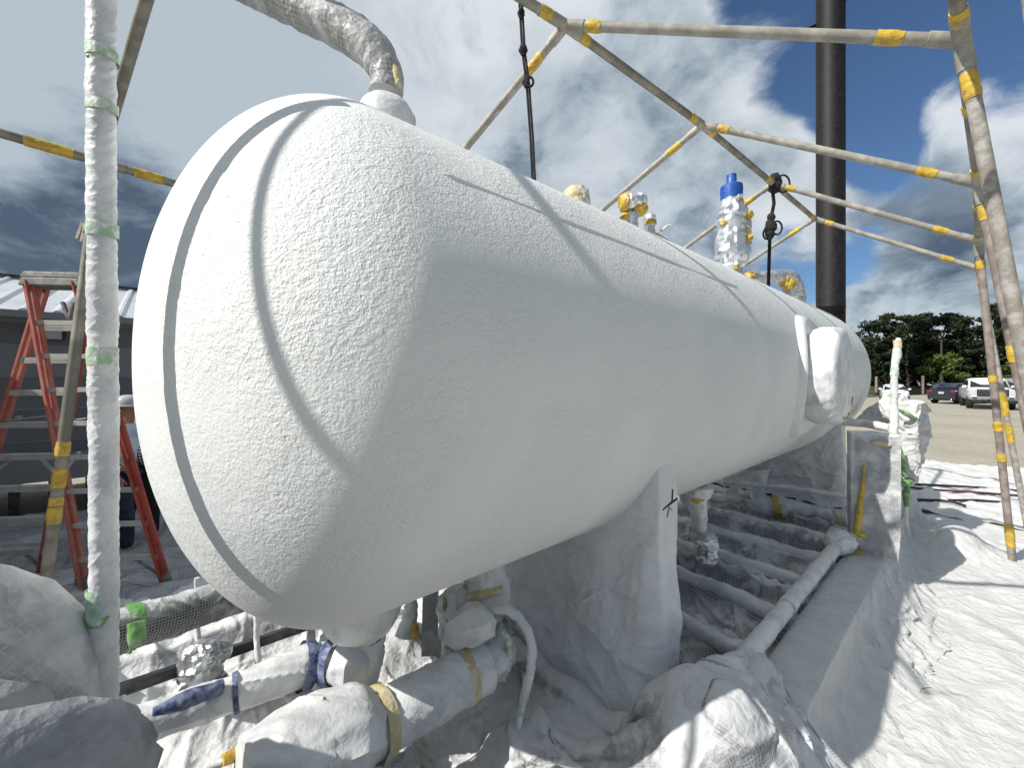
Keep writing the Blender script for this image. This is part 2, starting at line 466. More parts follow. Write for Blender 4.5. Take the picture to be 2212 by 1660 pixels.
M['plastic_pale'] = mat('pale_plastic', (0.42, 0.42, 0.40), 0.6)
M['gravel'] = None
M['wood'] = mat('grey_wood', (0.17, 0.15, 0.12), 0.85, col2=(0.25, 0.23, 0.19), nscale=5)
M['bark'] = mat('bark', (0.055, 0.045, 0.035), 0.9, bumps=(('noise', 12, 0.6, 0.05),))
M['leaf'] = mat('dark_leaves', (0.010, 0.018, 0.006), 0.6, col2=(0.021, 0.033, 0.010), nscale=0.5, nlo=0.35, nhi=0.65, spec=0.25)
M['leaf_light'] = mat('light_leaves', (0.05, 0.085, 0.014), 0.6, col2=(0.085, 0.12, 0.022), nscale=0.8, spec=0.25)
M['grass'] = mat('dry_grass', (0.030, 0.038, 0.012), 0.9, col2=(0.055, 0.055, 0.022), nscale=1.5)
M['car_white'] = mat('white_car_paint', (0.74, 0.74, 0.74), 0.3, coat=0.6)
M['car_blue'] = mat('dark_blue_paint', (0.010, 0.011, 0.03), 0.3, coat=0.8)
M['car_silver'] = mat('silver_paint', (0.32, 0.33, 0.34), 0.35, 0.4, coat=0.5)
M['car_black'] = mat('black_plastic', (0.012, 0.012, 0.013), 0.5)
M['chrome'] = mat('chrome', (0.62, 0.63, 0.65), 0.18, 1.0)
M['lamp'] = mat('clear_lamp', (0.55, 0.57, 0.60), 0.15, 0.2, coat=0.5)
M['lamp_red'] = mat('red_lamp', (0.22, 0.012, 0.02), 0.25, coat=0.5)
M['tyre'] = mat('tyre', (0.012, 0.012, 0.012), 0.85)
M['skin'] = mat('skin', (0.30, 0.16, 0.105), 0.55)
M['shirt_white'] = mat('white_shirt', (0.58, 0.61, 0.67), 0.85, col2=(0.42, 0.46, 0.54), nscale=7)
M['jeans'] = mat('dark_jeans', (0.012, 0.018, 0.035), 0.9, col2=(0.026, 0.036, 0.06), nscale=8)
M['trousers'] = mat('black_trousers', (0.006, 0.006, 0.008), 0.9)
M['boot'] = mat('brown_boot', (0.055, 0.028, 0.018), 0.7)
M['boot_black'] = mat('black_boot', (0.012, 0.011, 0.011), 0.7)
M['hat'] = mat('grey_hard_hat', (0.42, 0.42, 0.44), 0.3)
M['hair'] = mat('dark_hair', (0.012, 0.009, 0.008), 0.7)
M['paint_line'] = mat('pale_concrete', (0.42, 0.40, 0.37), 0.9)


def plaid_mat():
    m, t, b, o = new_mat('plaid_cotton')
    L = t.links.new
    tc = nd(t, 'ShaderNodeTexCoord'); sp = nd(t, 'ShaderNodeSeparateXYZ')
    L(tc.outputs['Object'], sp.inputs[0])
    def st(s):
        q = math_(t, 'FRACT', math_(t, 'MULTIPLY', s, 1 / 0.036))
        return math_(t, 'GREATER_THAN', q, 0.5)
    ax = math_(t, 'ADD', sp.outputs[0], sp.outputs[1])
    s = math_(t, 'ADD', st(ax), st(sp.outputs[2]))
    c1 = mixc(t, math_(t, 'MINIMUM', s, 1.0), (0.52, 0.55, 0.60), (0.11, 0.135, 0.19))
    c2 = mixc(t, math_(t, 'GREATER_THAN', s, 1.5), c1, (0.012, 0.016, 0.03))
    L(c2, b.inputs['Base Color']); b.inputs['Roughness'].default_value = 0.9
    return m


M['plaid'] = plaid_mat()


def gravel_mat():
    m, t, b, o = new_mat('gravel')
    L = t.links.new
    tc = nd(t, 'ShaderNodeTexCoord')
    v = nd(t, 'ShaderNodeTexVoronoi', inp={'Scale': 34.0}); L(tc.outputs['Object'], v.inputs['Vector'])
    n = nd(t, 'ShaderNodeTexNoise', inp={'Scale': 0.35, 'Detail': 8.0, 'Roughness': 0.65}); L(tc.outputs['Object'], n.inputs['Vector'])
    n2 = nd(t, 'ShaderNodeTexNoise', inp={'Scale': 5.0, 'Detail': 8.0, 'Roughness': 0.7}); L(tc.outputs['Object'], n2.inputs['Vector'])
    c = mixc(t, sstep(t, n.outputs['Fac'], 0.3, 0.7), (0.275, 0.25, 0.19), (0.365, 0.34, 0.27))
    c = mixc(t, math_(t, 'MULTIPLY', sstep(t, n2.outputs['Fac'], 0.48, 0.68), 0.7), c, (0.20, 0.175, 0.135))
    sh = nd_sep(t, v.outputs['Color'])
    c = mixc(t, math_(t, 'MULTIPLY', sh, 0.35), c, (0.50, 0.46, 0.39))
    L(c, b.inputs['Base Color']); b.inputs['Roughness'].default_value = 0.95
    h = math_(t, 'ADD', math_(t, 'MULTIPLY', v.outputs['Distance'], -0.5), n2.outputs['Fac'])
    bp = nd(t, 'ShaderNodeBump', inp={'Strength': 0.9, 'Distance': 0.03}); L(h, bp.inputs['Height']); L(bp.outputs[0], b.inputs['Normal'])
    return m


M['gravel'] = gravel_mat()


# ------------------------------------------------------------------ object helpers
def tag(o, label=None, cat=None, group=None, kind=None):
    if label: o['label'] = label
    if cat: o['category'] = cat
    if group: o['group'] = group
    if kind: o['kind'] = kind
    return o


def thing(name, loc, label, cat, group=None):
    o = bpy.data.objects.new(name, None)
    o.empty_display_size = 0.1
    C.objects.link(o)
    o.location = loc
    return tag(o, label, cat, group)


def base_of(o):
    """world location of an object in a chain of pure translations"""
    v = Vector(o.location)
    while o.parent:
        o = o.parent
        v = v + Vector(o.location)
    return v


class MB:
    """collects world-space vertices and faces of ONE mesh object"""
    def __init__(s):
        s.v = []; s.f = []; s.uv = {}

    def add(s, vs, fs):
        n = len(s.v)
        s.v += [tuple(v) for v in vs]
        s.f += [tuple(i + n for i in f) for f in fs]
        return n

    def box(s, c, size, ax=None, taper=1.0):
        """ax: (x, y, z) unit vectors"""
        c = Vector(c)
        X, Y, Z = ax or (Vector((1, 0, 0)), Vector((0, 1, 0)), Vector((0, 0, 1)))
        vs = []
        for k in (-1, 1):
            q = taper if k > 0 else 1.0
            for a, b in ((-1, -1), (1, -1), (1, 1), (-1, 1)):
                vs.append(c + X * (a * q * size[0] / 2) + Y * (b * q * size[1] / 2) + Z * (k * size[2] / 2))
        s.add(vs, [(3, 2, 1, 0), (4, 5, 6, 7), (0, 1, 5, 4), (1, 2, 6, 5), (2, 3, 7, 6), (3, 0, 4, 7)])
        return s

    def beam(s, a, b, w, h, up=Vector((0, 0, 1))):
        a, b = Vector(a), Vector(b)
        z = (b - a); ln = z.length; z.normalize()
        x = up.cross(z)
        if x.length < 1e-4: x = Vector((1, 0, 0))
        x.normalize(); y = z.cross(x)
        return s.box((a + b) / 2, (w, h, ln), (x, y, z))

    def tube(s, pts, r, n=16, crumple=0.0, cs=14.0, seed=0.0, step=None, caps=True, crease=0.0):
        pts = [Vector(p) for p in pts]
        rs = list(r) if hasattr(r, '__len__') else [r] * len(pts)
        if step:                                   # resample on a smooth curve
            q = []; qr = []
            for i in range(len(pts) - 1):
                m = max(1, int((pts[i + 1] - pts[i]).length / step))
                for k in range(m):
                    q.append(pts[i].lerp(pts[i + 1], k / m)); qr.append(rs[i] + (rs[i + 1] - rs[i]) * k / m)
            q.append(pts[-1]); qr.append(rs[-1]); pts, rs = q, qr
        A = np.array([tuple(p) for p in pts]); T = np.gradient(A, axis=0)
        T /= np.linalg.norm(T, axis=1)[:, None] + 1e-9
        ref = np.array([0, 0, 1.0]) if abs(T[0][2]) < 0.9 else np.array([1.0, 0, 0])
        x = np.cross(ref, T[0]); x /= np.linalg.norm(x)
        V = []
        ang = np.linspace(0, 2 * np.pi, n, endpoint=False)
        for i in range(len(A)):
            x = x - T[i] * (x @ T[i]); x /= np.linalg.norm(x); y = np.cross(T[i], x)
            V.append(A[i] + rs[i] * (np.cos(ang)[:, None] * x + np.sin(ang)[:, None] * y))
        V = np.array(V)
        if crumple:
            d = ridged(V * cs, 3, seed) - 0.55
            nrm = V - A[:, None]; nrm /= np.linalg.norm(nrm, axis=2)[..., None] + 1e-9
            V = V + nrm * (d * crumple * 2.0)[..., None]
        if crease:
            Lq = np.concatenate([[0], np.cumsum(np.linalg.norm(np.diff(A, axis=0), axis=1))])
            r0 = max(rs)
            ca = np.cos(ang)[None] * r0 * 1.2 + Lq[:, None]; cb = np.sin(ang)[None] * r0 * 1.2 + 0 * Lq[:, None]
            cr = film_creases(ca, cb, seed + 3, 16, (r0 * 1.2, r0 * 5), (r0 * .07, r0 * .16)) - .12
            nrm = V - A[:, None]; nrm /= np.linalg.norm(nrm, axis=2)[..., None] + 1e-9
            V = V + nrm * (cr * crease)[..., None]
        fs = []
        m = len(A)
        for i in range(m - 1):
            for j in range(n):
                k = (j + 1) % n
                fs.append((i * n + j, i * n + k, (i + 1) * n + k, (i + 1) * n + j))
        if caps:
            fs.append(tuple(range(n - 1, -1, -1))); fs.append(tuple((m - 1) * n + j for j in range(n)))
        L_ = np.concatenate([[0], np.cumsum(np.linalg.norm(np.diff(A, axis=0), axis=1))])
        n0 = s.add(V.reshape(-1, 3), fs)
        for i in range(m):
            for j in range(n):
                s.uv[n0 + i * n + j] = (L_[i], ang[j] * rs[i])
        return s

    def lathe(s, base, axis, prof, n=28, crumple=0.0, cs=14, seed=0.0):
        """prof: list of (distance along axis, radius)"""
        b = np.array(base, float); ax = np.array(Vector(axis).normalized())
        ref = np.array([0, 0, 1.0]) if abs(ax[2]) < .9 else np.array([1.0, 0, 0])
        x = np.cross(ref, ax); x /= np.linalg.norm(x); y = np.cross(ax, x)
        ang = np.linspace(0, 2 * np.pi, n, endpoint=False)
        rad = np.cos(ang)[:, None] * x + np.sin(ang)[:, None] * y
        V = np.array([b + ax * p[0] + max(p[1], 1e-4) * rad for p in prof])
        if crumple:
            V = V + (((ridged(V * cs, 3, seed) - .55) * crumple * 2)[..., None]) * rad[None]
        m = len(prof); fs = []
        for i in range(m - 1):
            for k in range(n):
                q = (k + 1) % n
                fs.append((i * n + k, i * n + q, (i + 1) * n + q, (i + 1) * n + k))
        fs.append(tuple(range(n - 1, -1, -1))); fs.append(tuple((m - 1) * n + k for k in range(n)))
        n0 = s.add(V.reshape(-1, 3).tolist(), fs)
        L_ = 0.0
        for i in range(m):
            if i: L_ += math.hypot(prof[i][0] - prof[i - 1][0], prof[i][1] - prof[i - 1][1])
            for k in range(n):
                s.uv[n0 + i * n + k] = (L_, ang[k] * max(prof[i][1], .02))
        return s

    def build(s, name, m, parent=None, smooth=40, bevel=0.0, subsurf=0, label=None):
        base = base_of(parent) if parent else (Vector(np.mean(np.array(s.v), axis=0)) if s.v else Vector())
        if not parent:
            base.z = min(v[2] for v in s.v)
        me = bpy.data.meshes.new(name)
        me.from_pydata([(v[0] - base.x, v[1] - base.y, v[2] - base.z) for v in s.v], [], s.f)
        me.validate(); me.update()
        if s.uv:
            ul = me.uv_layers.new(name='uv')
            li = np.empty(len(me.loops), int); me.loops.foreach_get('vertex_index', li)
            arr = np.array([s.uv.get(i, (0, 0)) for i in range(len(s.v))])
            ul.data.foreach_set('uv', arr[li].ravel())
        if smooth is not None:
            me.shade_smooth()
            try:
                me.set_sharp_from_angle(angle=R_(smooth))
            except Exception:
                pass
        me.materials.append(m)
        o = bpy.data.objects.new(name, me)
        C.objects.link(o)
        if parent:
            o.parent = parent
        else:
            o.location = base
        if bevel:
            b = o.modifiers.new('bevel', 'BEVEL'); b.width = bevel; b.segments = 2; b.limit_method = 'ANGLE'; b.angle_limit = R_(35)
        if subsurf:
            q = o.modifiers.new('sub', 'SUBSURF'); q.levels = subsurf; q.render_levels = subsurf
        if label:
            o['label'] = label
        return o


def grid_mb(V, uv=None, mask=None):
    """V: (ny, nx, 3) array -> MB"""
    ny, nx = V.shape[:2]
    mb = MB()
    fs = []
    for j in range(ny - 1):
        for i in range(nx - 1):
            if mask is not None and not mask[j, i]:
                continue
            a = j * nx + i
            fs.append((a, a + 1, a + nx + 1, a + nx))
    mb.add(V.reshape(-1, 3).tolist(), fs)
    if uv is not None:
        q = uv.reshape(-1, 2)
        mb.uv = {i: (q[i][0], q[i][1]) for i in range(len(q))}
    return mb


# ------------------------------------------------------------------ cloth: position based sheet falling on a height field
def drape(x0, x1, y0, y1, cell, H, slack=0.06, steps=40, iters=12, z0=None, noise=0.02, seed=0, bend=0.12, fric=0.25, pins=None, aniso=1.0, hold=True, crisp=0.0):
    """sheet over local coordinates (a, b) with obstacles z = H(a, b); returns (ny, nx, 3) local positions and uv"""
    nx = int((x1 - x0) * (1 + slack) / cell) + 1
    ny = int((y1 - y0) * (1 + slack * aniso) / cell) + 1
    gx = np.linspace(x0, x1, nx); gy = np.linspace(y0, y1, ny)
    X, Y = np.meshgrid(gx, gy)
    r = np.random.default_rng(seed)
    n = vnoise(np.stack([X * 5, Y * 5, 0 * X], -1), seed) * 0.6 + vnoise(np.stack([X * 13, Y * 13, 0 * X], -1), seed + 5) * 0.4
    Z = H(X, Y) + 0.02 + noise * 2 * n + (z0 if z0 is not None else 0.0)
    Q = np.stack([X, Y, Z], -1)
    Q0 = Q.copy()
    Qp = Q.copy()
    g = np.array([0, 0, -0.0013])

    def con(A, B, L, k):
        d = B - A
        l = np.sqrt((d * d).sum(-1, keepdims=True)) + 1e-9
        c = d * (0.5 * k * (l - L) / l)
        A += c; B -= c
    for st in range(steps):
        v = (Q - Qp) * 0.93
        np.clip(v, -0.03, 0.03, out=v)
        Qp = Q.copy()
        Q = Q + v + g
        for it in range(iters):
            for o in (0, 1):
                m = (nx - o) // 2 * 2
                con(Q[:, o:o + m:2], Q[:, o + 1:o + m:2], cell, 1.0)
                m = (ny - o) // 2 * 2
                con(Q[o:o + m:2], Q[o + 1:o + m:2], cell, 1.0)
            for o in (0, 1):
                m = (nx - 1 - o) // 2 * 2
                con(Q[:-1, o:o + m:2], Q[1:, o + 1:o + 1 + m:2], cell * 1.4142, 0.35)
                con(Q[1:, o:o + m:2], Q[:-1, o + 1:o + 1 + m:2], cell * 1.4142, 0.35)
            d = Q[:, 2:] - Q[:, :-2]; l = np.sqrt((d * d).sum(-1, keepdims=True)) + 1e-9
            c = d * (bend * (l - 2 * cell) / l); Q[:, :-2] += c; Q[:, 2:] -= c
            d = Q[2:] - Q[:-2]; l = np.sqrt((d * d).sum(-1, keepdims=True)) + 1e-9
            c = d * (bend * (l - 2 * cell) / l); Q[:-2] += c; Q[2:] -= c
            if hold:
                for e in ((0, slice(None)), (-1, slice(None)), (slice(None), 0), (slice(None), -1)):
                    Q[e][..., :2] = Q0[e][..., :2]
        h = H(Q[..., 0], Q[..., 1]) + 0.006
        hit = Q[..., 2] < h
        Q[..., 2] = np.where(hit, h, Q[..., 2])
        Qp[..., 0] = np.where(hit, Qp[..., 0] * fric + Q[..., 0] * (1 - fric), Qp[..., 0])
        Qp[..., 1] = np.where(hit, Qp[..., 1] * fric + Q[..., 1] * (1 - fric), Qp[..., 1])
        Qp[..., 2] = np.where(hit, Q[..., 2], Qp[..., 2])
    h = H(Q[..., 0], Q[..., 1]) + 0.004
    Q[..., 2] = np.maximum(Q[..., 2], h)
    # sharp creases of stiff film, left by folding
    if crisp:
        Q = upsample(Q)
        nrm = grid_normals(Q)
        la = np.concatenate([[0], np.cumsum(np.full(Q.shape[1] - 1, cell / 2))]); lb = np.concatenate([[0], np.cumsum(np.full(Q.shape[0] - 1, cell / 2))])
        LA, LB = np.meshgrid(la, lb)
        c1 = film_folds(LA, LB, seed + 2, (.18, .7), 12)
        c2 = film_folds(LA, LB, seed + 6, (.045, .13), 14)
        cr = film_creases(LA, LB, seed + 9, 12, (.3, 1.1), (cell * .8, cell * 1.7))
        Q = Q + nrm * (crisp * (1.1 * (c1 - .25) + .07 * (c2 - .25) + .42 * cr))[..., None]
        Q[..., 2] = np.maximum(Q[..., 2], .006)
        return Q, np.stack([LA, LB], -1)
    uv = np.stack(np.meshgrid(np.arange(nx) * cell, np.arange(ny) * cell), -1)
    return Q, uv


def upsample(Q):
    ny, nx = Q.shape[:2]
    R = np.zeros((2 * ny - 1, 2 * nx - 1, Q.shape[2]))
    R[::2, ::2] = Q
    R[1::2, ::2] = (Q[1:] + Q[:-1]) / 2
    R[:, 1::2] = (R[:, 2::2] + R[:, :-1:2]) / 2
    return R


def grid_normals(Q):
    n = np.cross(np.gradient(Q, axis=1), np.gradient(Q, axis=0))
    return n / (np.linalg.norm(n, axis=2, keepdims=True) + 1e-9)


def su_world(Q):
    """(along, across, z) grid to world"""
    out = Q[..., 0:1] * Dn + Q[..., 1:2] * Un
    out[..., 2] = Q[..., 2]
    return out


def smooth_box(a, b, a0, a1, b0, b1, h, e=0.04):
    fa = 1 / (1 + np.exp(-np.clip((a - a0) / e * 4, -40, 40))) * 1 / (1 + np.exp(-np.clip((a1 - a) / e * 4, -40, 40)))
    fb = 1 / (1 + np.exp(-np.clip((b - b0) / e * 4, -40, 40))) * 1 / (1 + np.exp(-np.clip((b1 - b) / e * 4, -40, 40)))
    return h * fa * fb


def dome(a, b, ca, cb, ra, rb, h):
    q = np.clip(1 - ((a - ca) / ra) ** 2 - ((b - cb) / rb) ** 2, 0, 1)
    return h * np.sqrt(q)


def seg_ridge(a, b, p, q, z0, z1, r):
    """a round pipe lying between p and q (along, across) with centre heights z0, z1"""
    px, py = p; dx, dy = q[0] - px, q[1] - py
    t = np.clip(((a - px) * dx + (b - py) * dy) / (dx * dx + dy * dy), 0, 1)
    d2 = (a - px - t * dx) ** 2 + (b - py - t * dy) ** 2
    return np.where(d2 < r * r, z0 + (z1 - z0) * t + np.sqrt(np.maximum(r * r - d2, 0)), 0)


def seg_dist(a, b, p, q):
    dx, dy = q[0] - p[0], q[1] - p[1]
    t = np.clip(((a - p[0]) * dx + (b - p[1]) * dy) / (dx * dx + dy * dy), 0, 1)
    return np.hypot(a - p[0] - t * dx, b - p[1] - t * dy)


def to_su(p):
    p = Vector(p)
    return (p.dot(D3), p.dot(U3))


# ================================================================== SETTING
g = MB(); g.add([(-900, -900, 0), (900, -900, 0), (900, 900, 0), (-900, 900, 0)], [(0, 1, 2, 3)])
go = g.build('gravel_ground', M['gravel'], smooth=None); tag(go, kind='structure')
# low grassy bank and pale edge strip behind the parked cars
gb = MB()
xs = np.linspace(4, 140, 160)
prof = ((0, 0.0), (0.8, 0.35), (2.2, 0.85), (4.5, 0.95), (9, 0.8), (30, 0.6))
V = np.zeros((len(prof), len(xs), 3))
for j, (dy, h) in enumerate(prof):
    V[j, :, 0] = xs; V[j, :, 1] = 47 + dy + 0.25 * np.sin(xs * 0.4)
    V[j, :, 2] = 0.01 + h * (0.85 + 0.3 * vnoise(np.stack([xs * 0.6, 0 * xs + j, 0 * xs], -1), 3)) if h else 0.004
tag(grid_mb(V).build('grass_bank', M['grass']), kind='structure')
ks = MB(); ks.add([(2, 44.6, 0.012), (140, 44.6, 0.012), (140, 46.9, 0.012), (2, 46.9, 0.012)], [(0, 1, 2, 3)])
tag(ks.build('pale_verge_path', M['paint_line'], smooth=None), kind='structure')

# ================================================================== TANK
TU, TZ, TR = 1.9254, EYE + 0.0578, 1.05
S0, TL, TK, TN = 0.5276, 6.4156, 0.6222, 2.085
tank = thing('storage_tank', W(3.7, TU, 0.3), 'long white tank with domed ends sprayed with textured white foam, lying on two wrapped saddles', 'tank')
prof = []
for i in range(41):
    b = math.pi / 2 * (1 - i / 40)
    prof.append((S0 - TK * math.sin(b) ** (2 / TN), TR * max(math.cos(b), 0) ** (2 / TN)))
for i in range(1, 60):
    prof.append((S0 + TL * i / 60, TR))
for i in range(41):
    b = math.pi / 2 * i / 40
    prof.append((S0 + TL + TK * math.sin(b) ** (2 / TN), TR * max(math.cos(b), 0) ** (2 / TN)))
shell = MB().lathe(W(0, TU, TZ), D3, prof, n=160)
shell.build('foam_shell', M['foam'], tank, smooth=60)

bead = [W(s_, 1.0355 + .0015 * math.sin(s_ * 9), 2.5645 + .002 * math.sin(s_ * 5)) for s_ in np.linspace(.62, 2.9, 90)]
MB().tube(bead, [.001] + [.0058] * 88 + [.001], 10).build('foam_bead', M['foam'], tank, smooth=80)

# foam bulge and wrapped manway on the side facing the camera
mc_s, mc_z = 4.19, EYE + 0.02
ring = MB()
V = []
for a in np.linspace(0, 2 * np.pi, 72, endpoint=False):
    row = []
    for rr, hh in ((0.525, -0.02), (0.512, 0.010), (0.497, 0.032), (0.478, 0.048), (0.458, 0.045), (0.42, 0.03), (0.34, 0.03)):
        s_ = mc_s + rr * math.cos(a); z_ = mc_z + rr * math.sin(a) * 1.05
        rad = TR + hh
        du = math.sqrt(max(rad * rad - (z_ - TZ) ** 2, 0))
        row.append(tuple(W(s_, TU - du, z_)))
    V.append(row)
V.append(V[0])
grid_mb(np.array(V)).build('foam_collar', M['foam'], tank, smooth=80)
mw = MB()
prof = [(0.0, 0.36), (0.03, 0.375), (0.06, 0.388), (0.09, 0.396), (0.13, 0.40), (0.17, 0.398), (0.20, 0.388), (0.225, 0.37), (0.24, 0.34), (0.245, 0.28), (0.243, 0.18), (0.238, 0.08), (0.236, 0.0)]
mwo = mw.tube([W(mc_s, 0.93, mc_z) - U3 * (p[0] * 1.03 + .0006 * q_) for q_, p in enumerate(prof)], [max(p[1], .004) for p in prof], 110, crumple=.012, cs=9, seed=2, step=.008, crease=.03).build('manway_cover', M['wrap'], tank, smooth=50)
tp = MB()
for k in range(3):
    a0 = -1.9 + 0.5 * k
    rows = []
    for a in np.linspace(a0, a0 + 0.55, 9):
        w = 0.05 + 0.03 * math.sin(a * 7 + k)
        row = []
        for q in (-1, 0, 1):
            r2 = 0.345 + 0.03 * q * (0.6 + 0.4 * math.sin(5 * a)) - 0.05 * k * 0.4
            s_ = mc_s + r2 * math.cos(a); z_ = mc_z + r2 * math.sin(a)
            row.append(tuple(W(s_, 0.93 - 0.258 + 0.006 * math.sin(9 * a + q), z_)))
        rows.append(row)
    mbq = grid_mb(np.array(rows))
    mbq.build('tape_strip', M['tape_dull'] if k else M['tape_yellow'], mwo, smooth=80)

M['sheet_saddle'] = sheet_mat('saddle_film', white=(0.84, 0.845, 0.85), film=(0.72, 0.715, 0.745), cover=(0.25, 0.45), clear=0.0, cell=0.02, bscale=0.8)


def saddle(s_f, th, u0, u1, zb, flare, seed, label, full=True):
    st = thing_part('saddle', tank, W(s_f, (u0 + u1) / 2, zb))
    core = MB()
    us = np.linspace(u0 + 0.03, u1 - 0.03, 30)
    top = [(u, TZ - math.sqrt(max(TR * TR - (u - TU) ** 2, 0)) + 0.05) for u in us]
    vs_ = [W(s_f + 0.03, u, zb - 0.2) for u in us] + [W(s_f + 0.03, *q) for q in top] + [W(s_f + th, u, zb - 0.2) for u in us] + [W(s_f + th, *q) for q in top]
    n = len(us); fs = []
    for i in range(n - 1):
        fs += [(i, i + 1, n + i + 1, n + i), (2 * n + i + 1, 2 * n + i, 3 * n + i, 3 * n + i + 1)]
    fs += [(0, n, 3 * n, 2 * n), (n - 1, 3 * n - 1, 4 * n - 1, 2 * n - 1)]
    core.add(vs_, fs)
    core.build('saddle_plate', M['steel_dark'], st, smooth=None)
    # draped film: front face then the side face, as one bent sheet
    Lf, Ls = u1 - u0, th
    ps = np.concatenate([np.linspace(0, Lf - 0.06, 150), np.linspace(Lf - 0.055, Lf + 0.055, 14), np.linspace(Lf + 0.06, Lf + Ls, 22)])
    ts = np.linspace(0, 1, 150)
    V = np.zeros((len(ts), len(ps), 3)); UVq = np.zeros((len(ts), len(ps), 2))
    SF = .11 * film_creases(*np.meshgrid(ps * .8, ts * .9), seed + 50, 14, (.2, .7), (.014, .03)) + .5 * film_folds(*np.meshgrid(ps * .8, ts * .8), seed + 51, (.2, .6), 8)
    for i, p in enumerate(ps):
        t1 = min(max((p - (Lf - 0.055)) / 0.11, 0), 1)            # round the corner
        ang = t1 * math.pi / 2
        u_ = max(u1 - p, u0) if p < Lf else u0
        u_ = max(u_, u0 + 0.0)
        s_ = s_f if p < Lf else s_f + (p - Lf)
        nrm = np.array([-math.cos(ang), -math.sin(ang)])
        zt = TZ - math.sqrt(max(TR * TR - (max(min(u_, u1), u0) - TU) ** 2, 0)) + 0.03
        jag = 0.05 * vnoise(np.array([[p * 6, seed, 0.3]]))[0] + 0.05 * vnoise(np.array([[p * 19, seed, 0.9]]))[0]
        b_ = zb + jag
        for j, t in enumerate(ts):
            z_ = b_ + (zt - b_) * t
            q = np.array([[p * 2.2, z_ * 0.9, seed]])
            f1 = ridged(q, 3, seed)[0] - 0.6
            f2 = ridged(np.array([[p * 7 + z_ * 1.5, z_ * 1.6, seed + 4]]), 2, seed)[0] - 0.6
            pull = ridged(np.array([[(p - 0.55) * 5 * (0.35 + t), t * 1.2, seed + 8]]), 2, seed)[0] - 0.6
            off = flare * (1 - t) ** 2.2 * (1 - .85 * t1) + (0.10 * f1 + 0.035 * f2 + 0.06 * pull * t) * (0.25 + 0.75 * (1 - abs(2 * t - 0.9))) * (1 - t1 * 0.6) * min(1, (1.02 - t) * 6)
            off += (.26 * SF[j, i] - .06) * (0.3 + 0.7 * (1 - abs(2 * t - 0.8))) * (1 - t1 * .7) * min(1, (1.0 - t) * 5)
            off = max(off, 0.006)
            V[j, i] = tuple(W(s_ + nrm[0] * off, u_ + nrm[1] * off, z_))
            UVq[j, i] = (p, z_)
    grid_mb(V, UVq).build('saddle_film', M['sheet_saddle'], st, smooth=80)
    return st


def thing_part(name, parent, loc):
    """an Empty inside a thing that gathers the pieces of one part"""
    o = bpy.data.objects.new(name, None)
    C.objects.link(o); o.parent = parent
    o.location = Vector(loc) - base_of(parent)
    return o


sad = saddle(1.80, 0.17, 1.0, 2.85, 0.22, 0.16, 1.0, None)
saddle(6.05, 0.17, 1.02, 2.85, 0.36, 0.05, 2.0, None)
# torn marks in the film near the top corner of the near saddle
tm = MB()
for (x1, y1, x2, y2, w) in ((1432, 1103, 1452, 1084, .006), (1440, 1096, 1463, 1078, .008), (1452, 1084, 1453, 1058, .006), (1446, 1096, 1441, 1118, .004), (1446, 1098, 1452, 1104, .003)):
    Yq = 1.925
    a = P(x1, y1, Yq); b = P(x2, y2, Yq)
    def on_face(p):
        d = Vector((p.x, p.y, 0)); k = (1.80 - 0.012) / max(d.dot(D3), 1e-6)
        return Vector((p.x * k, p.y * k, EYE + (p.z - EYE) * k))
    a, b = on_face(a), on_face(b)
    tm.beam(a, b, w, w, up=-D3)
tm.build('torn_slit', M['steel_dark'], sad, smooth=None)

# nozzle bosses and the flange under the near end
bz = MB().lathe(W(0.66, 1.80, TZ - 0.99), (0, 0, -1), [(-.12, .150), (0.0, 0.165), (0.04, 0.172), (0.10, 0.172), (0.15, 0.160), (0.19, 0.13), (0.215, 0.085), (0.225, 0.05)], n=60, crumple=0.008, cs=11, seed=5)
bz.build('foam_flange', M['wrap'], tank, smooth=60)
tb = MB().lathe(W(0.83, TU, TZ + 1.0), (0, 0, 1), [(-0.1, 0.14), (0.10, 0.140), (0.14, 0.145), (0.2, 0.143), (0.26, 0.138), (0.30, 0.12), (0.32, 0.10), (0.325, 0.06)], n=44, crumple=0.008, cs=10, seed=6)
tb.build('nozzle_boss', M['wrap'], tank, smooth=60)

# wrapped pipe rising from the top of the near end
tpipe = thing('wrapped_vent_pipe', W(0.83, TU, TZ + 1.2), 'thick vent pipe wrapped in netted plastic, curving up out of the tank top', 'pipe')
yy = 2.03
pts = [P(833, 205, yy), P(836, 176, yy), P(832, 150, yy), P(818, 122, yy), P(792, 95, yy), P(755, 70, yy + .01), P(700, 42, yy + .02), P(640, 14, yy + .03), P(560, -24, yy + .05), P(460, -75, yy + .08), P(340, -140, yy + 0.1)]
MB().tube(pts, [0.080, 0.078, 0.082, 0.086, 0.092, 0.093, 0.090, 0.092, 0.090, 0.09, 0.09], 44, crumple=0.012, cs=11, seed=3, step=0.012).build('pipe_wrap', M['wrap_mesh'], tpipe, smooth=55)
MB().tube([P(860, 186, 1.985), P(855, 160, 1.985), P(846, 138, 1.985)], [0.018, 0.022, 0.012], 10, crumple=0.006, cs=30, step=0.01).build('tape_strip', M['tape_dull'], tpipe, smooth=50)

# ------------------------------------------------------------------ fittings on the tank top
def on_top(x, off=0.0):
    """point on the top centreline of the tank seen at picture x"""
    k = (x - CX) / F
    a0 = W(0, TU + off, 0)
    s_ = (k * a0.y - a0.x) / (D3.x - k * D3.y)
    return s_, W(s_, TU + off, TZ + TR - off * off * 0.5 - 0.03)


def zat(y, p):
    return EYE - (y - HY) / F * p.y


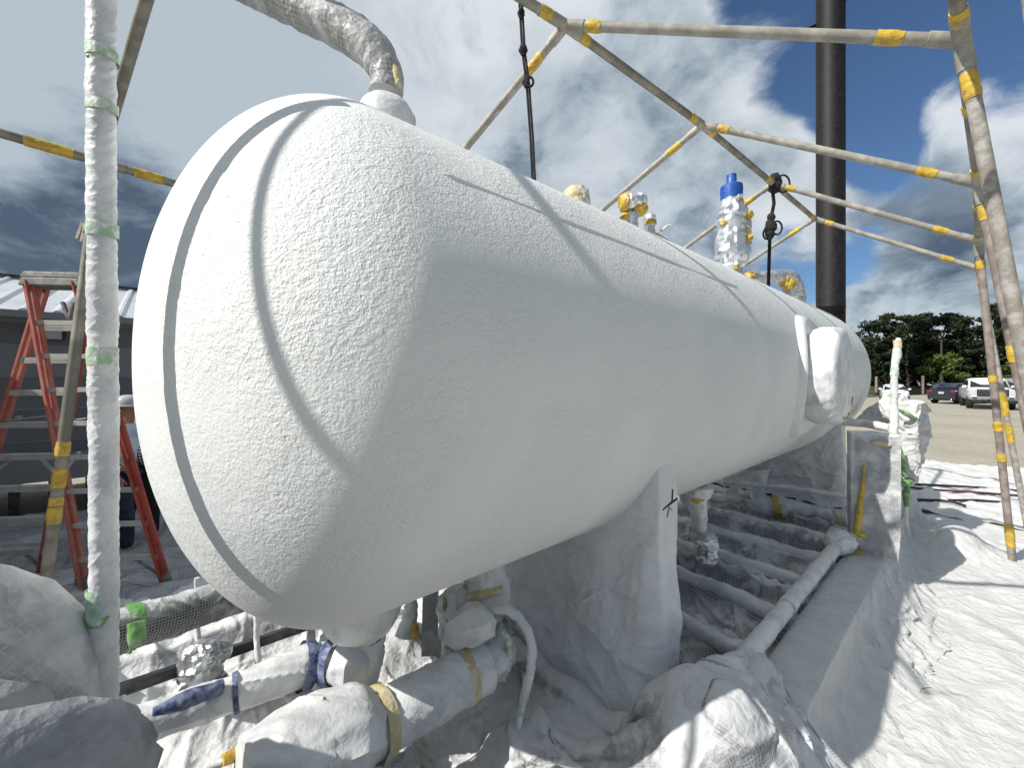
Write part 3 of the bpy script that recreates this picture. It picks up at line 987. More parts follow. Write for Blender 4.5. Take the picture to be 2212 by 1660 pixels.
def blob_tape(root, p, r, seed, m='tape_yellow', sz=1.0, name='tape_patch'):
    b = MB().tube([p - Vector((0, 0, .02 * sz)), p, p + Vector((0, 0, .02 * sz))], [r * 0.97, r, r * 0.96], 20, crumple=0.012, cs=26, seed=seed, step=0.01)
    return b.build(name, M[m], root, smooth=40)


s_, p = on_top(1245)
t = thing('taped_fitting', p, 'short stubby nozzle bundled in yellow tape, first fitting along the tank top', 'fitting')
MB().tube([p, Vector((p.x, p.y, zat(455, p))), Vector((p.x, p.y, zat(436, p))), Vector((p.x, p.y, zat(418, p))), Vector((p.x - .01, p.y, zat(408, p)))], [.088, .092, .096, .088, .055], 28, crumple=0.014, cs=16, seed=8, step=0.012).build('wrap', M['wrap'], t, smooth=45)
MB().tube([Vector((p.x - .008, p.y - .004, zat(446, p))), Vector((p.x - .008, p.y - .004, zat(430, p))), Vector((p.x - .008, p.y, zat(410, p)))], [.094, .101, .07], 28, crumple=0.012, cs=20, seed=9, step=0.012).build('tape_patch', M['tape_dull'], t, smooth=45)

s_, p = on_top(1366)
t = thing('foil_gauge', p, 'foil wrapped gauge with a wide head and yellow tape, between two smaller fittings', 'gauge')
MB().tube([p, Vector((p.x, p.y, zat(490, p))), Vector((p.x, p.y, zat(462, p)))], [.045, .042, .05], 20, crumple=0.014, cs=24, seed=10, step=0.012).build('stem_wrap', M['foil'], t, smooth=25)
hx = Vector((1, 0.1, 0)).normalized()
MB().tube([Vector((p.x, p.y, zat(437, p))) - hx * .10, Vector((p.x, p.y, zat(437, p))) - hx * .05, Vector((p.x, p.y, zat(437, p))) + hx * .05, Vector((p.x, p.y, zat(435, p))) + hx * .11], [.05, .075, .07, .05], 22, crumple=0.02, cs=22, seed=11, step=0.01).build('head_wrap', M['foil'], t, smooth=25)
MB().tube([Vector((p.x, p.y, zat(440, p))) - hx * .112, Vector((p.x, p.y, zat(438, p))) - hx * .06, Vector((p.x, p.y, zat(448, p))) - hx * .02], [.045, .08, .05], 20, crumple=0.018, cs=26, seed=12, step=0.01).build('tape_patch', M['tape_yellow'], t, smooth=35)
MB().tube([Vector((p.x, p.y, zat(455, p))) + hx * .00, Vector((p.x, p.y, zat(449, p))) + hx * .08, Vector((p.x, p.y, zat(443, p))) + hx * .105], [.05, .064, .04], 20, crumple=0.014, cs=26, seed=13, step=0.01).build('tape_patch', M['tape_yellow'], t, smooth=35)
MB().tube([Vector((p.x, p.y, zat(460, p))) - hx * .02, Vector((p.x, p.y, zat(480, p))) - hx * .12, Vector((p.x, p.y, zat(506, p))) - hx * .24], [.03, .02, .016], 12, crumple=0.008, cs=30, seed=14, step=0.01).build('side_tube', M['tape_yellow'], t, smooth=40)

s_, p = on_top(1404)
t = thing('foil_wrapped_fitting', p, 'small rounded foil wrapped knob with yellow tape, lowest of the fittings on the tank top', 'fitting')
MB().tube([p, Vector((p.x, p.y, zat(515, p))), Vector((p.x, p.y, zat(490, p))), Vector((p.x, p.y, zat(478, p))), Vector((p.x, p.y, zat(467, p))), Vector((p.x, p.y, zat(463, p)))], [.05, .045, .045, .052, .045, .02], 20, crumple=0.013, cs=22, seed=15, step=0.01).build('foil_wrap', M['foil'], t, smooth=25)
blob_tape(t, Vector((p.x, p.y - .004, zat(483, p))), .052, 16)
MB().tube([Vector((p.x - .13, p.y, zat(512, p))), Vector((p.x - .03, p.y, zat(512, p))), Vector((p.x + .06, p.y, zat(520, p))), Vector((p.x + .2, p.y + .05, zat(530, p)))], [.03, .05, .05, .03], 16, crumple=0.02, cs=26, seed=17, step=0.01).build('tape_patch', M['tape_dull'], t, smooth=35)
MB().tube([Vector((p.x + .10, p.y, zat(500, p))), Vector((p.x + .15, p.y, zat(490, p))), Vector((p.x + .19, p.y, zat(486, p)))], [.010, .013, .010], 8, crumple=0.004, cs=30, step=0.01).build('loose_tag', M['wrap'], t, smooth=40)

s_, p = on_top(1580)
t = thing('relief_valve', p, 'tall foil wrapped relief valve with a blue stepped cap, standing on the tank top', 'valve')
zz = lambda y: Vector((p.x, p.y, zat(y, p)))
MB().tube([p, zz(590), zz(560), zz(520), zz(500), zz(470), zz(445), zz(428)], [.11, .125, .17, .165, .13, .155, .115, .105], 40, crumple=0.034, cs=11, seed=20, step=0.02).build('body_wrap', M['foil'], t, smooth=22)
sx = Vector((.16, 0.02, 0))
MB().tube([zz(560) + sx * .6, zz(540) + sx, zz(500) + sx * 1.05, zz(465) + sx, zz(446) + sx * .9], [.05, .075, .07, .065, .035], 22, crumple=0.024, cs=14, seed=21, step=0.02).build('side_wrap', M['foil'], t, smooth=22)
MB().lathe(zz(432), (0, 0, 1), [(0, .118), (.10, .124), (.16, .122), (.175, .10), (.18, .058), (.19, .055), (.30, .054), (.305, .04), (.306, 0)], n=32, crumple=.004, cs=12).build('blue_cap', M['cap_blue'], t, smooth=35)
for (dx, y, r, k) in ((-.03, 582, .128, 30), (.05, 556, .09, 31), (-.09, 522, .07, 32), (-.02, 517, .09, 33), (.17, 520, .055, 34), (.17, 470, .072, 35), (.06, 440, .05, 36), (-.14, 487, .05, 37), (.13, 505, .06, 38)):
    q = zz(y) + Vector((dx, -.075, 0))
    MB().tube([q - Vector((.5 * r, 0, .03)), q, q + Vector((.5 * r, 0, .02))], [.3 * r, .62 * r, .4 * r], 14, crumple=.02, cs=26, seed=k, step=.012).build('tape_patch', M['tape_yellow'], t, smooth=35)

t = thing('foil_elbow_pipe', P(1660, 600, 5.9), 'silver foil wrapped pipe with an elbow turning down behind the far tank top', 'pipe')
MB().tube([P(1560, 612, 5.7), P(1605, 603, 5.75), P(1655, 600, 5.8), P(1685, 599, 5.85), P(1704, 604, 5.9), P(1714, 622, 5.92), P(1718, 650, 5.95), P(1720, 700, 6.0)], [.085, .088, .09, .10, .125, .125, .125, .12], 30, crumple=0.02, cs=12, seed=23, step=0.02).build('pipe_wrap', M['foil_dull'], t, smooth=30)
for (x, y, Y, k) in ((1692, 604, 5.85, 1), (1702, 614, 5.84, 2), (1612, 603, 5.69, 3)):
    q = P(x, y, Y)
    MB().tube([q - Vector((.09, 0, -.01)), q, q + Vector((.09, 0, .02))], [.05, .10, .06], 14, crumple=.018, cs=24, seed=k + 40, step=.012).build('tape_patch', M['tape_yellow'], t, smooth=35)

# ------------------------------------------------------------------ tall black column behind
KC = 40 / 9.6
col = thing('steel_column', P(1794, 900, 40), 'tall black round steel column rising behind the far end of the tank', 'column')
col.location.z = 0
cp = P(1794, HY, 40)
cb = Vector((cp.x, cp.y, 0))
MB().lathe(cb, (0, 0, 1), [(0, .285 * KC), (9, .285 * KC), (9.01, .289 * KC), (9.25, .289 * KC), (9.26, .285 * KC), (36, .285 * KC), (58, .285 * KC)], n=64).build('shaft', M['black_steel'], col, smooth=60)
side = Vector((cp.y, -cp.x, 0)).normalized()
for (x, y, sg) in ((1751, 40, -1), (1838, 8, 1)):
    q = P(x, y, 40); q = cb + side * (sg * 0.37 * KC) + Vector((0, 0, q.z))
    br = MB()
    br.box(q, (.20 * KC, .09 * KC, .015 * KC), (side, side.cross(Vector((0, 0, 1))), Vector((0, 0, 1))))
    br.box(q + Vector((0, 0, -.045 * KC)), (.20 * KC, .015 * KC, .09 * KC), (side, side.cross(Vector((0, 0, 1))), Vector((0, 0, 1))))
    lo = br.build('bracket', M['black_steel'], col, smooth=None)
    MB().lathe(q + Vector((0, -.05, -.045 * KC)) + side * (sg * .05 * KC), (0, 1, 0), [(0, .016 * KC), (.04, .016 * KC)], n=12).build('bolt_hole', M['galv'], lo, smooth=None)

# ================================================================== CANOPY FRAME
can = thing('canopy_frame', G(2188, 1222), 'bare tubular canopy frame with yellow taped joints, spanning over the white tank', 'canopy frame')
A = {0: P(440, -432, 1.66), 1: P(1222, 55, 2.71), 2: P(1517, 270, 3.76), 3: P(1670, 397, 4.89), 4: P(1760, 473, 5.96)}
Er = {1: P(2078, 88, 2.05), 2: P(2115, 397, 2.9), 3: P(2113, 521, 4.03), 4: P(2113, 580, 5.0)}
Er[0] = Er[1] - (Er[2] - Er[1]) * 0.62
El = {0: P(215, 350, 2.8), 1: P(835, 530, 4.17), 2: P(1140, 592, 5.3), 3: P(1345, 635, 6.53), 4: P(1466, 667, 7.9)}
foot_r = {0: P(2500, 1984, 1.44), 1: P(2377, 1618, 2.1), 2: P(2326, 1422, 2.78), 3: G(2188, 1222), 4: G(2221, 1150)}
foot_l = {0: P(66, 1520, 2.39), 1: El[1] + Vector((-.3, .2, 0)), 2: El[2] + Vector((-.3, .2, 0)), 3: El[3] + Vector((-.3, .2, 0)), 4: El[4] + Vector((-.3, .2, 0))}
for k in range(1, 5):
    foot_l[k].z = 0
PR = 0.030


def frame_tube(name, a, b, m='galv', tapes=(), r=PR, bend=None, mt='tape_yellow'):
    if Vector(b).length < 3.6 and name in ('leg', 'rafter') and Vector(b).x > 1.5:
        r = .0255
    a, b = Vector(a), Vector(b)
    o = MB().tube([a, a.lerp(b, .5), b], r, 18, caps=True).build(name, M[m], can, smooth=60)
    ln = (b - a).length
    for i, tq in enumerate(tapes):
        d0, w = tq if isinstance(tq, tuple) else (tq, .12)
        t0 = d0 / ln if d0 >= 0 else 1 + d0 / ln
        t1 = t0 + (w / ln) * (1 if d0 >= 0 else -1)
        q0, q1 = a.lerp(b, t0), a.lerp(b, t1)
        MB().tube([q0, q0.lerp(q1, .5), q1], [r * 1.06, r * 1.13, r * 1.07], 18, crumple=.005, cs=30, seed=i + ln, step=.012).build('tape_wrap', M[mt], o, smooth=45)
    return o


def fitting(p, dirs, r=PR * 1.18, ln=.13):
    f = MB()
    for d_ in dirs:
        d_ = d_.normalized()
        f.tube([p, p + d_ * ln], r, 16)
    f.tube([p - Vector((0, 0, r * 1.0)), p - Vector((0, 0, .3 * r)), p + Vector((0, 0, .3 * r)), p + Vector((0, 0, r))], [r * .55, r * 1.02, r * 1.02, r * .55], 16)
    return f.build('corner_fitting', M['galv'], can, smooth=40)


for k in range(4):
    frame_tube('ridge_tube', A[k], A[k + 1], 'galv_dark' if k else 'galv', tapes=((.13, .09), (-.12, .10)))
for k in range(5):
    frame_tube('rafter', A[k], El[k], 'galv' if k else 'galv_dark', tapes=((.22, .15), (-.2, .09)))
    if k:
        frame_tube('rafter', A[k], Er[k], 'galv', tapes=((.15, .10), (-.26, .12)))
    else:
        frame_tube('rafter', A[k], Er[k], 'galv', tapes=((.15, .13),))
    d = [Er[k] - A[k], El[k] - A[k]]
    if k < 4: d.append(A[k + 1] - A[k])
    if k: d.append(A[k - 1] - A[k])
    fitting(A[k], d)
    d = [A[k] - Er[k], foot_r[k] - Er[k]]
    if k < 4: d.append(Er[k + 1] - Er[k])
    if k: d.append(Er[k - 1] - Er[k])
    fitting(Er[k], d, ln=.15)
    d = [A[k] - El[k], foot_l[k] - El[k]]
    if k < 4: d.append(El[k + 1] - El[k])
    fitting(El[k], d)
for k in range(4):
    frame_tube('eave_tube', Er[k], Er[k + 1], 'galv_dark', tapes=((.10, .10), (.5 if k else .4, .08), (-.10, .11)))
    frame_tube('eave_tube', El[k], El[k + 1], 'galv_dark', tapes=((.18, .16),))
frame_tube('eave_tube', El[0] + (El[0] - El[1]) * .55, El[0], 'galv_dark', tapes=((-.12, .22),))
legs = {0: ('galv_dusty', ()), 1: ('galv_dusty', ((.17, .13),)), 2: ('galv_taped', ((.16, .11), (1.2, .12))), 3: ('galv_taped', ((.20, .08), (1.38, .07), (1.86, .10), (2.2, .08), (2.95, .24))), 4: ('galv_dusty', ((.12, .1), (1.6, .3), (2.0, .25)))}
for k, (m_, tp_) in legs.items():
    frame_tube('leg', Er[k] if k else P(2186, -333, 1.44), foot_r[k], m_, tapes=tp_)
for k in range(5):
    frame_tube('leg', El[k], foot_l[k], 'galv_dark' if k == 0 else 'galv', tapes=((1.95, .09), (2.12, .12), (2.30, .05), (2.36, .1)) if k == 0 else ())
frame_tube('rafter', W(-.80, 1.86, 4.74), W(-.50, 1.12, 3.66), 'galv', r=.019)  # unseen extra pipe, added to cast the slanting shadow line on the tank
# clamp near the top of the front left leg
q = El[0].lerp(foot_l[0], .145)
ck = MB(); ck.beam(q + Vector((-.05, 0, .05)), q + Vector((-.09, 0, -.06)), .02, .02); ck.beam(q + Vector((-.03, 0, .05)), q + Vector((-.06, 0, -.08)), .018, .02)
ck.tube([q + Vector((0, 0, -.02)), q + Vector((0, 0, .03))], PR * 1.3, 14)
ck.build('clamp', M['galv'], can, smooth=None)

# a leaning pole just out of the picture, behind the viewer's left shoulder; it throws the softer band of shade over the near head
lp = MB().tube([W(-1.2, 0.72, 0), W(-1.2, 1.29, 3.0), W(-1.2, 1.56, 4.0), W(-1.2, 1.82, 4.7)], .0145, 16).build('leaning_pole', M['galv'])
tag(lp, 'loose galvanised pole leaning beside the near end of the tank', 'pole')

# ropes
def rope(label, pts, r, knots, group):
    t = thing('rope', pts[-1], label, 'rope', group)
    for sft in (-.5, .5):
        q = [p + Vector((sft * r * 2.2, 0, 0)) for p in pts]
        MB().tube(q, r, 8, crumple=.0006, cs=60, step=.03).build('strand', M['rope'], t, smooth=60)
    for (p, kr, loop) in knots:
        o = MB().tube([p + Vector((0, 0, kr * 1.6)), p + Vector((0, 0, .6 * kr)), p, p - Vector((0, 0, .6 * kr)), p - Vector((0, 0, 1.6 * kr))], [kr * .5, kr, kr * 1.1, kr, kr * .4], 12, crumple=kr * .5, cs=1.4 / kr, step=kr * .4).build('knot', M['rope'], t, smooth=40)
        if loop:
            lp_ = [p + Vector((loop * kr * (1 - math.cos(a)) * 1.1, -kr * .6, kr * 1.5 * math.sin(a) - kr * .3)) for a in np.linspace(0, 2 * math.pi, 22)]
            MB().tube(lp_, r * 1.1, 8, caps=False).build('loop', M['rope'], t, smooth=60)
    return t


rope('black rope with two knots hanging from the nearest ridge to the tank top',
     [P(1121, -90, 2.55), P(1125, 10, 2.56), P(1131, 112, 2.58), P(1140, 180, 2.6), P(1148, 290, 2.62), P(1157, 470, 2.66)], .0075,
     [(P(1130, 108, 2.57), .022, 0), (P(1137, 178, 2.58), .020, 1), (P(1126, 30, 2.55), .018, 0)], 'ropes hanging from the canopy frame')
rope('black rope with a looped knot hanging from a far ridge joint beside the black column',
     [A[3] + Vector((-.02, 0, .03)), P(1672, 440, 4.89), P(1664, 480, 4.92), P(1662, 540, 4.98), P(1658, 690, 5.2)], .010,
     [(A[3] + Vector((.02, 0, 0)), .07, 1), (P(1666, 470, 4.9), .035, 0), (P(1664, 492, 4.91), .055, 1), (P(1663, 505, 4.91), .045, -1)], 'ropes hanging from the canopy frame')

# ================================================================== SKID AND SHEETS
skid = thing('equipment_skid', W(3.0, 1.9, 0), 'steel skid under the white tank, its beams and cross members hidden under plastic film', 'skid')
BO, BI = (0.52, 0.72), (3.08, 3.28)
CROSS = (2.55, 3.15, 3.75, 4.35, 4.95, 5.6)
for (b0, b1) in (BO, BI):
    MB().beam(W(-0.3, (b0 + b1) / 2, .14), W(7.6, (b0 + b1) / 2, .14), b1 - b0 - .10, .28).build('beam', M['steel_dark'], skid, smooth=None)
for c in CROSS:
    MB().beam(W(c, BO[1], .12), W(c, BI[0], .12), .06, .22).build('cross_member', M['steel_dark'], skid, smooth=None)


def H_ground_fold(a, b):
    return 0.012


def H_A(a, b):
    h = np.zeros_like(a) + 0.012
    h = np.maximum(h, smooth_box(a, b, -.3, 7.6, *BO, .345))
    h = np.maximum(h, smooth_box(a, b, -.3, 7.6, *BI, .345))
    for c in CROSS:
        h = np.maximum(h, smooth_box(a, b, c - .06, c + .06, .6, 3.2, .32, .03))
    h = np.maximum(h, dome(a, b, 2.30, .74, .30, .20, .50))
    h = np.maximum(h, dome(a, b, 1.72, .70, .52, .30, .60))
    h = np.maximum(h, seg_ridge(a, b, (4.62, .80), (4.62, 2.6), .38, .40, .07))
    h = np.maximum(h, seg_ridge(a, b, (3.4, .80), (3.55, 2.6), .36, .38, .055))
    h = np.maximum(h, dome(a, b, 4.72, .80, .22, .16, .45))
    return h


def H_F(a, b):
    h = H_A(a, b)
    # box-like fitting, and lumps under the film near the tank's end
    ca, cb = .42, 1.72
    c_, s_ = math.cos(-.55), math.sin(-.55)
    aa = (a - ca) * c_ - (b - cb) * s_; bb = (a - ca) * s_ + (b - cb) * c_
    h = np.maximum(h, smooth_box(aa, bb, -.30, .25, -.17, .17, .44, .05))
    h = np.maximum(h, dome(a, b, 1.30, 1.35, .24, .18, .34))
    h = np.maximum(h, dome(a, b, 1.05, 1.05, .34, .17, .36))
    h = np.maximum(h, dome(a, b, 1.0, 2.35, .3, .25, .42))
    h = np.maximum(h, dome(a, b, 1.45, 2.0, .2, .16, .5))
    h = np.maximum(h, dome(a, b, .2, 2.5, .35, .22, .33))
    h = np.maximum(h, dome(a, b, .95, .72, .22, .2, .46))
    h = np.maximum(h, smooth_box(a, b, 1.52, 1.62, .6, 3.2, .32, .03))
    h = np.maximum(h, smooth_box(a, b, .72, .82, .6, 3.2, .28, .03))
    h = np.maximum(h, smooth_box(a, b, -.3, -.2, .6, 3.2, .33, .03))
    pile = np.clip(1 - ((a - 1.55) / .75) ** 2 - ((b - .66) / .42) ** 2, 0, 1)
    h = h + pile * (.13 * ridged(np.stack([a * 1.5 + b * 2.2, b * 6.5 - a * 1.2, 0 * a + 3.3], -1), 2, 8) - .05)
    h = h + .02 * ridged(np.stack([a * 5, b * 5, 0 * a], -1), 2, 3)
    return h


na, nb = 520, 270
A_, B_ = np.meshgrid(np.linspace(1.93, 7.45, na), np.linspace(.60, 3.45, nb))
mem = np.array([1.6] + list(CROSS) + [6.1, 7.3])
warp = .10 * (vnoise(np.stack([A_ * 1.3, B_ * 1.6, 0 * A_], -1), 4) - .5) * 2
dist = np.abs((A_ + warp * .6)[..., None] - mem).min(-1)
idx_ = np.abs(A_[..., None] - mem).argmin(-1)
sag = 1 - np.exp(-np.maximum(dist - .05, 0) / .085)
loose = .55 + .75 * vnoise(np.stack([B_ * 2.2, idx_ * 3.1, 0 * A_], -1), 7)
Z_ = .345 - .25 * sag * np.clip(loose, .2, 1.15)
fold = ridged(np.stack([B_ * 3.4 + .8 * A_, A_ * .9 + warp * 3, 0 * A_ + 2.2], -1), 3, 9)
fold2 = ridged(np.stack([B_ * 8.5 - 1.5 * A_, A_ * 3.0, 0 * A_ + 5.2], -1), 3, 11)
Z_ += (.16 * np.clip(fold - .50, 0, 1) + .045 * (fold2 - .5)) * (.25 + .9 * sag)
edge = np.clip((B_ - .60) / .14, 0, 1); Z_ = np.where(B_ < .74, np.maximum(Z_, .36 + .012 * fold2), Z_)
Z_ = np.maximum(Z_, dome(A_, B_, 4.72, .80, .22, .16, .45)); Z_ = np.maximum(Z_, .02)
for (pa_, pb_, za_, zb_, rr_) in (((4.62, .80), (4.62, 2.6), .36, .38, .07), ((3.4, .80), (3.55, 2.6), .35, .37, .055), ((5.25, .8), (5.3, 2.6), .36, .38, .05)):
    Z_ = np.maximum(Z_, seg_ridge(A_, B_, pa_, pb_, za_, zb_, rr_) + .01 * fold2)
ffs = film_creases(A_, B_, 31, 16, (.2, .7), (.014, .03)) + .5 * film_folds(A_, B_, 32, (.15, .6), 8); Z_ = Z_ + .075 * (ffs - .25) * (.3 + .7 * sag) * np.clip((B_ - .72) * 6, 0, 1); Z_ = np.maximum(Z_, .015)
Q = np.stack([A_ + .02 * (fold2 - .5), B_ + .05 * (fold - .5) * np.clip((B_ - .7) * 4, 0, 1), Z_], -1); uv = np.stack([A_, B_], -1)
mb = grid_mb(su_world(Q), uv)
o = mb.build('plastic_cover', M['sheet_skid'], smooth=180)
tag(o, 'film sheet draped in folds over the skid between the two saddles', 'plastic sheet')
Q, uv = drape(-1.2, 2.30, .06, 3.45, .021, H_F, slack=.14, steps=80, iters=14, noise=.07, seed=5, z0=.10, bend=.015, crisp=.095)
mb = grid_mb(su_world(Q), uv)
o = mb.build('plastic_cover', M['sheet'], smooth=180)
tag(o, 'crumpled film sheet heaped over pipes in the foreground, before the near saddle', 'plastic sheet')


def H_B(a, b):
    h = np.zeros_like(a) + .006
    h = np.maximum(h, dome(a, b, 6.75, .12, .42, .22, .22))
    # long rucks in the sheet
    for (p, q, w, z) in (((3.2, .3), (4.6, -.55), .05, .05), ((4.6, -.55), (5.1, -1.6), .05, .04), ((2.0, -.2), (3.3, -.65), .05, .04), ((3.3, -.65), (3.1, -1.6), .04, .04), ((5.2, .25), (6.0, -.4), .05, .06),
                         ((4.2, .35), (5.3, .0), .07, .10), ((5.3, 0), (5.4, -.45), .06, .07), ((6.3, .3), (9.2, -.9), .05, .05), ((7.2, .3), (10.5, -.2), .05, .04), ((6.6, -.1), (7.2, -1.8), .05, .04), ((1.6, .2), (2.4, -.05), .05, .06), ((2.9, .25), (3.6, .05), .05, .06)):
        h = h + .016 * np.exp(-seg_dist(a, b, p, q) / .035)
    return h + .012 * ridged(np.stack([a * 1.3 + b * .6, b * 2.4, 0 * a], -1), 4, 6) ** 3


Q, uv = drape(.3, 8.2, -3.3, .50, .033, H_B, slack=.006, steps=50, iters=10, noise=.010, seed=8, z0=.02, bend=.02, crisp=.03)
o = grid_mb(su_world(Q), uv).build('ground_sheet', M['sheet_ground'], smooth=180)
tag(o, 'white film sheet spread over the ground right of the skid, half in bright sun', 'plastic sheet')


# the near beam's own close wrap: flat top, crisp edge, flank running out on to the ground
cs_ = [(.80, .25), (.775, .33), (.76, .372), (.70, .378), (.62, .377), (.54, .375), (.515, .370), (.506, .335), (.498, .26), (.475, .18), (.435, .11), (.375, .06), (.30, .032), (.22, .018)]
sv = np.linspace(1.95, 7.6, 300)
cu = np.array([c[0] for c in cs_]); cz = np.array([c[1] for c in cs_])
tt_ = np.linspace(0, 1, 70); kk_ = np.linspace(0, 1, len(cs_))
S_, T_ = np.meshgrid(sv, tt_)
Uq = np.interp(T_, kk_, cu); Zq = np.interp(T_, kk_, cz)
f1 = film_creases(S_, T_ * .9, 41, 14, (.2, .7), (.010, .022)) * .55 + .3 * film_folds(S_, T_ * .9, 42, (.15, .6), 8); f2 = ridged(np.stack([S_ * 6, T_ * 3, 0 * S_], -1), 3, 5)
low = np.clip((T_ - .45) * 3, 0, 1)
Uq = Uq - low * (.10 * f1 + .03 * (f2 - .5)) - low * .06 * np.sin(S_ * 1.7)
Zq = np.maximum(Zq + (.004 + .03 * low) * f1, .016)
o = grid_mb(su_world(np.stack([S_, Uq, Zq], -1)), np.stack([S_, T_], -1)).build('beam_wrap', M['sheet_ground'], smooth=180)
o.parent = skid; o.location = o.location - skid.location
for c in list(CROSS) + [6.0]:
    pts = [W(c + .02 * math.sin(k * 1.3 + c), u_, .352 + .012 * math.sin(k * 2.1 + c * 3)) for k, u_ in enumerate(np.linspace(.78, 3.0, 14))]
    MB().tube(pts, .05, 22, crumple=.016, cs=9, seed=c, step=.02).build('cross_member_wrap', M['wrap'], skid, smooth=55)


def H_E(a, b):
    return .008 + .05 * ridged(np.stack([a * .9 + b * .5, b * 2.0, 0 * a], -1), 3, 9) ** 2


Q, uv = drape(8.15, 13.3, -4.2, 4.5, .08, H_E, slack=.03, steps=24, iters=8, noise=.03, seed=9, z0=.02, crisp=.03)
Q[-1:, :, 0] += .3 * vnoise(Q[-1:] * 1.5, 2)
o = grid_mb(su_world(Q), uv).build('ground_sheet', M['sheet_ground'], smooth=180)
tag(o, 'far film sheet on the ground beyond the tank, its edge against bare gravel', 'plastic sheet')
Q, uv = drape(7.4, 8.3, .5, 4.5, .06, H_E, slack=.03, steps=20, iters=8, noise=.03, seed=19, z0=.02, crisp=.03)
o = grid_mb(su_world(Q), uv).build('ground_sheet', M['sheet_ground'], smooth=180)
tag(o, 'film sheet on the ground just behind the far saddle', 'plastic sheet')


def H_L(a, b):
    return .006 + .10 * ridged(np.stack([a * 1.1 + b * .4, b * 2.6, 0 * a], -1), 3, 12) ** 2


Q, uv = drape(-1.6, 5.5, 3.62, 4.75, .04, H_L, slack=.07, steps=34, iters=10, noise=.05, seed=12, z0=.03, bend=.03, crisp=.05)
Q[..., 1] += .10 * np.sin(Q[..., 0] * 2.1)
o = grid_mb(su_world(Q), uv).build('ground_sheet', M['sheet'], smooth=180)
tag(o, 'sunlit white film strip on the ground below the left ladder feet', 'plastic sheet')
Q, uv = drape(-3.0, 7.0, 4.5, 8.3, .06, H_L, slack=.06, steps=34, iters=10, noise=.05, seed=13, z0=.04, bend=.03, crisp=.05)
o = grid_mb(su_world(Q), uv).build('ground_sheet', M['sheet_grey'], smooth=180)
tag(o, 'glossy grey film sheet in shade under the ladder and the workers', 'plastic sheet')

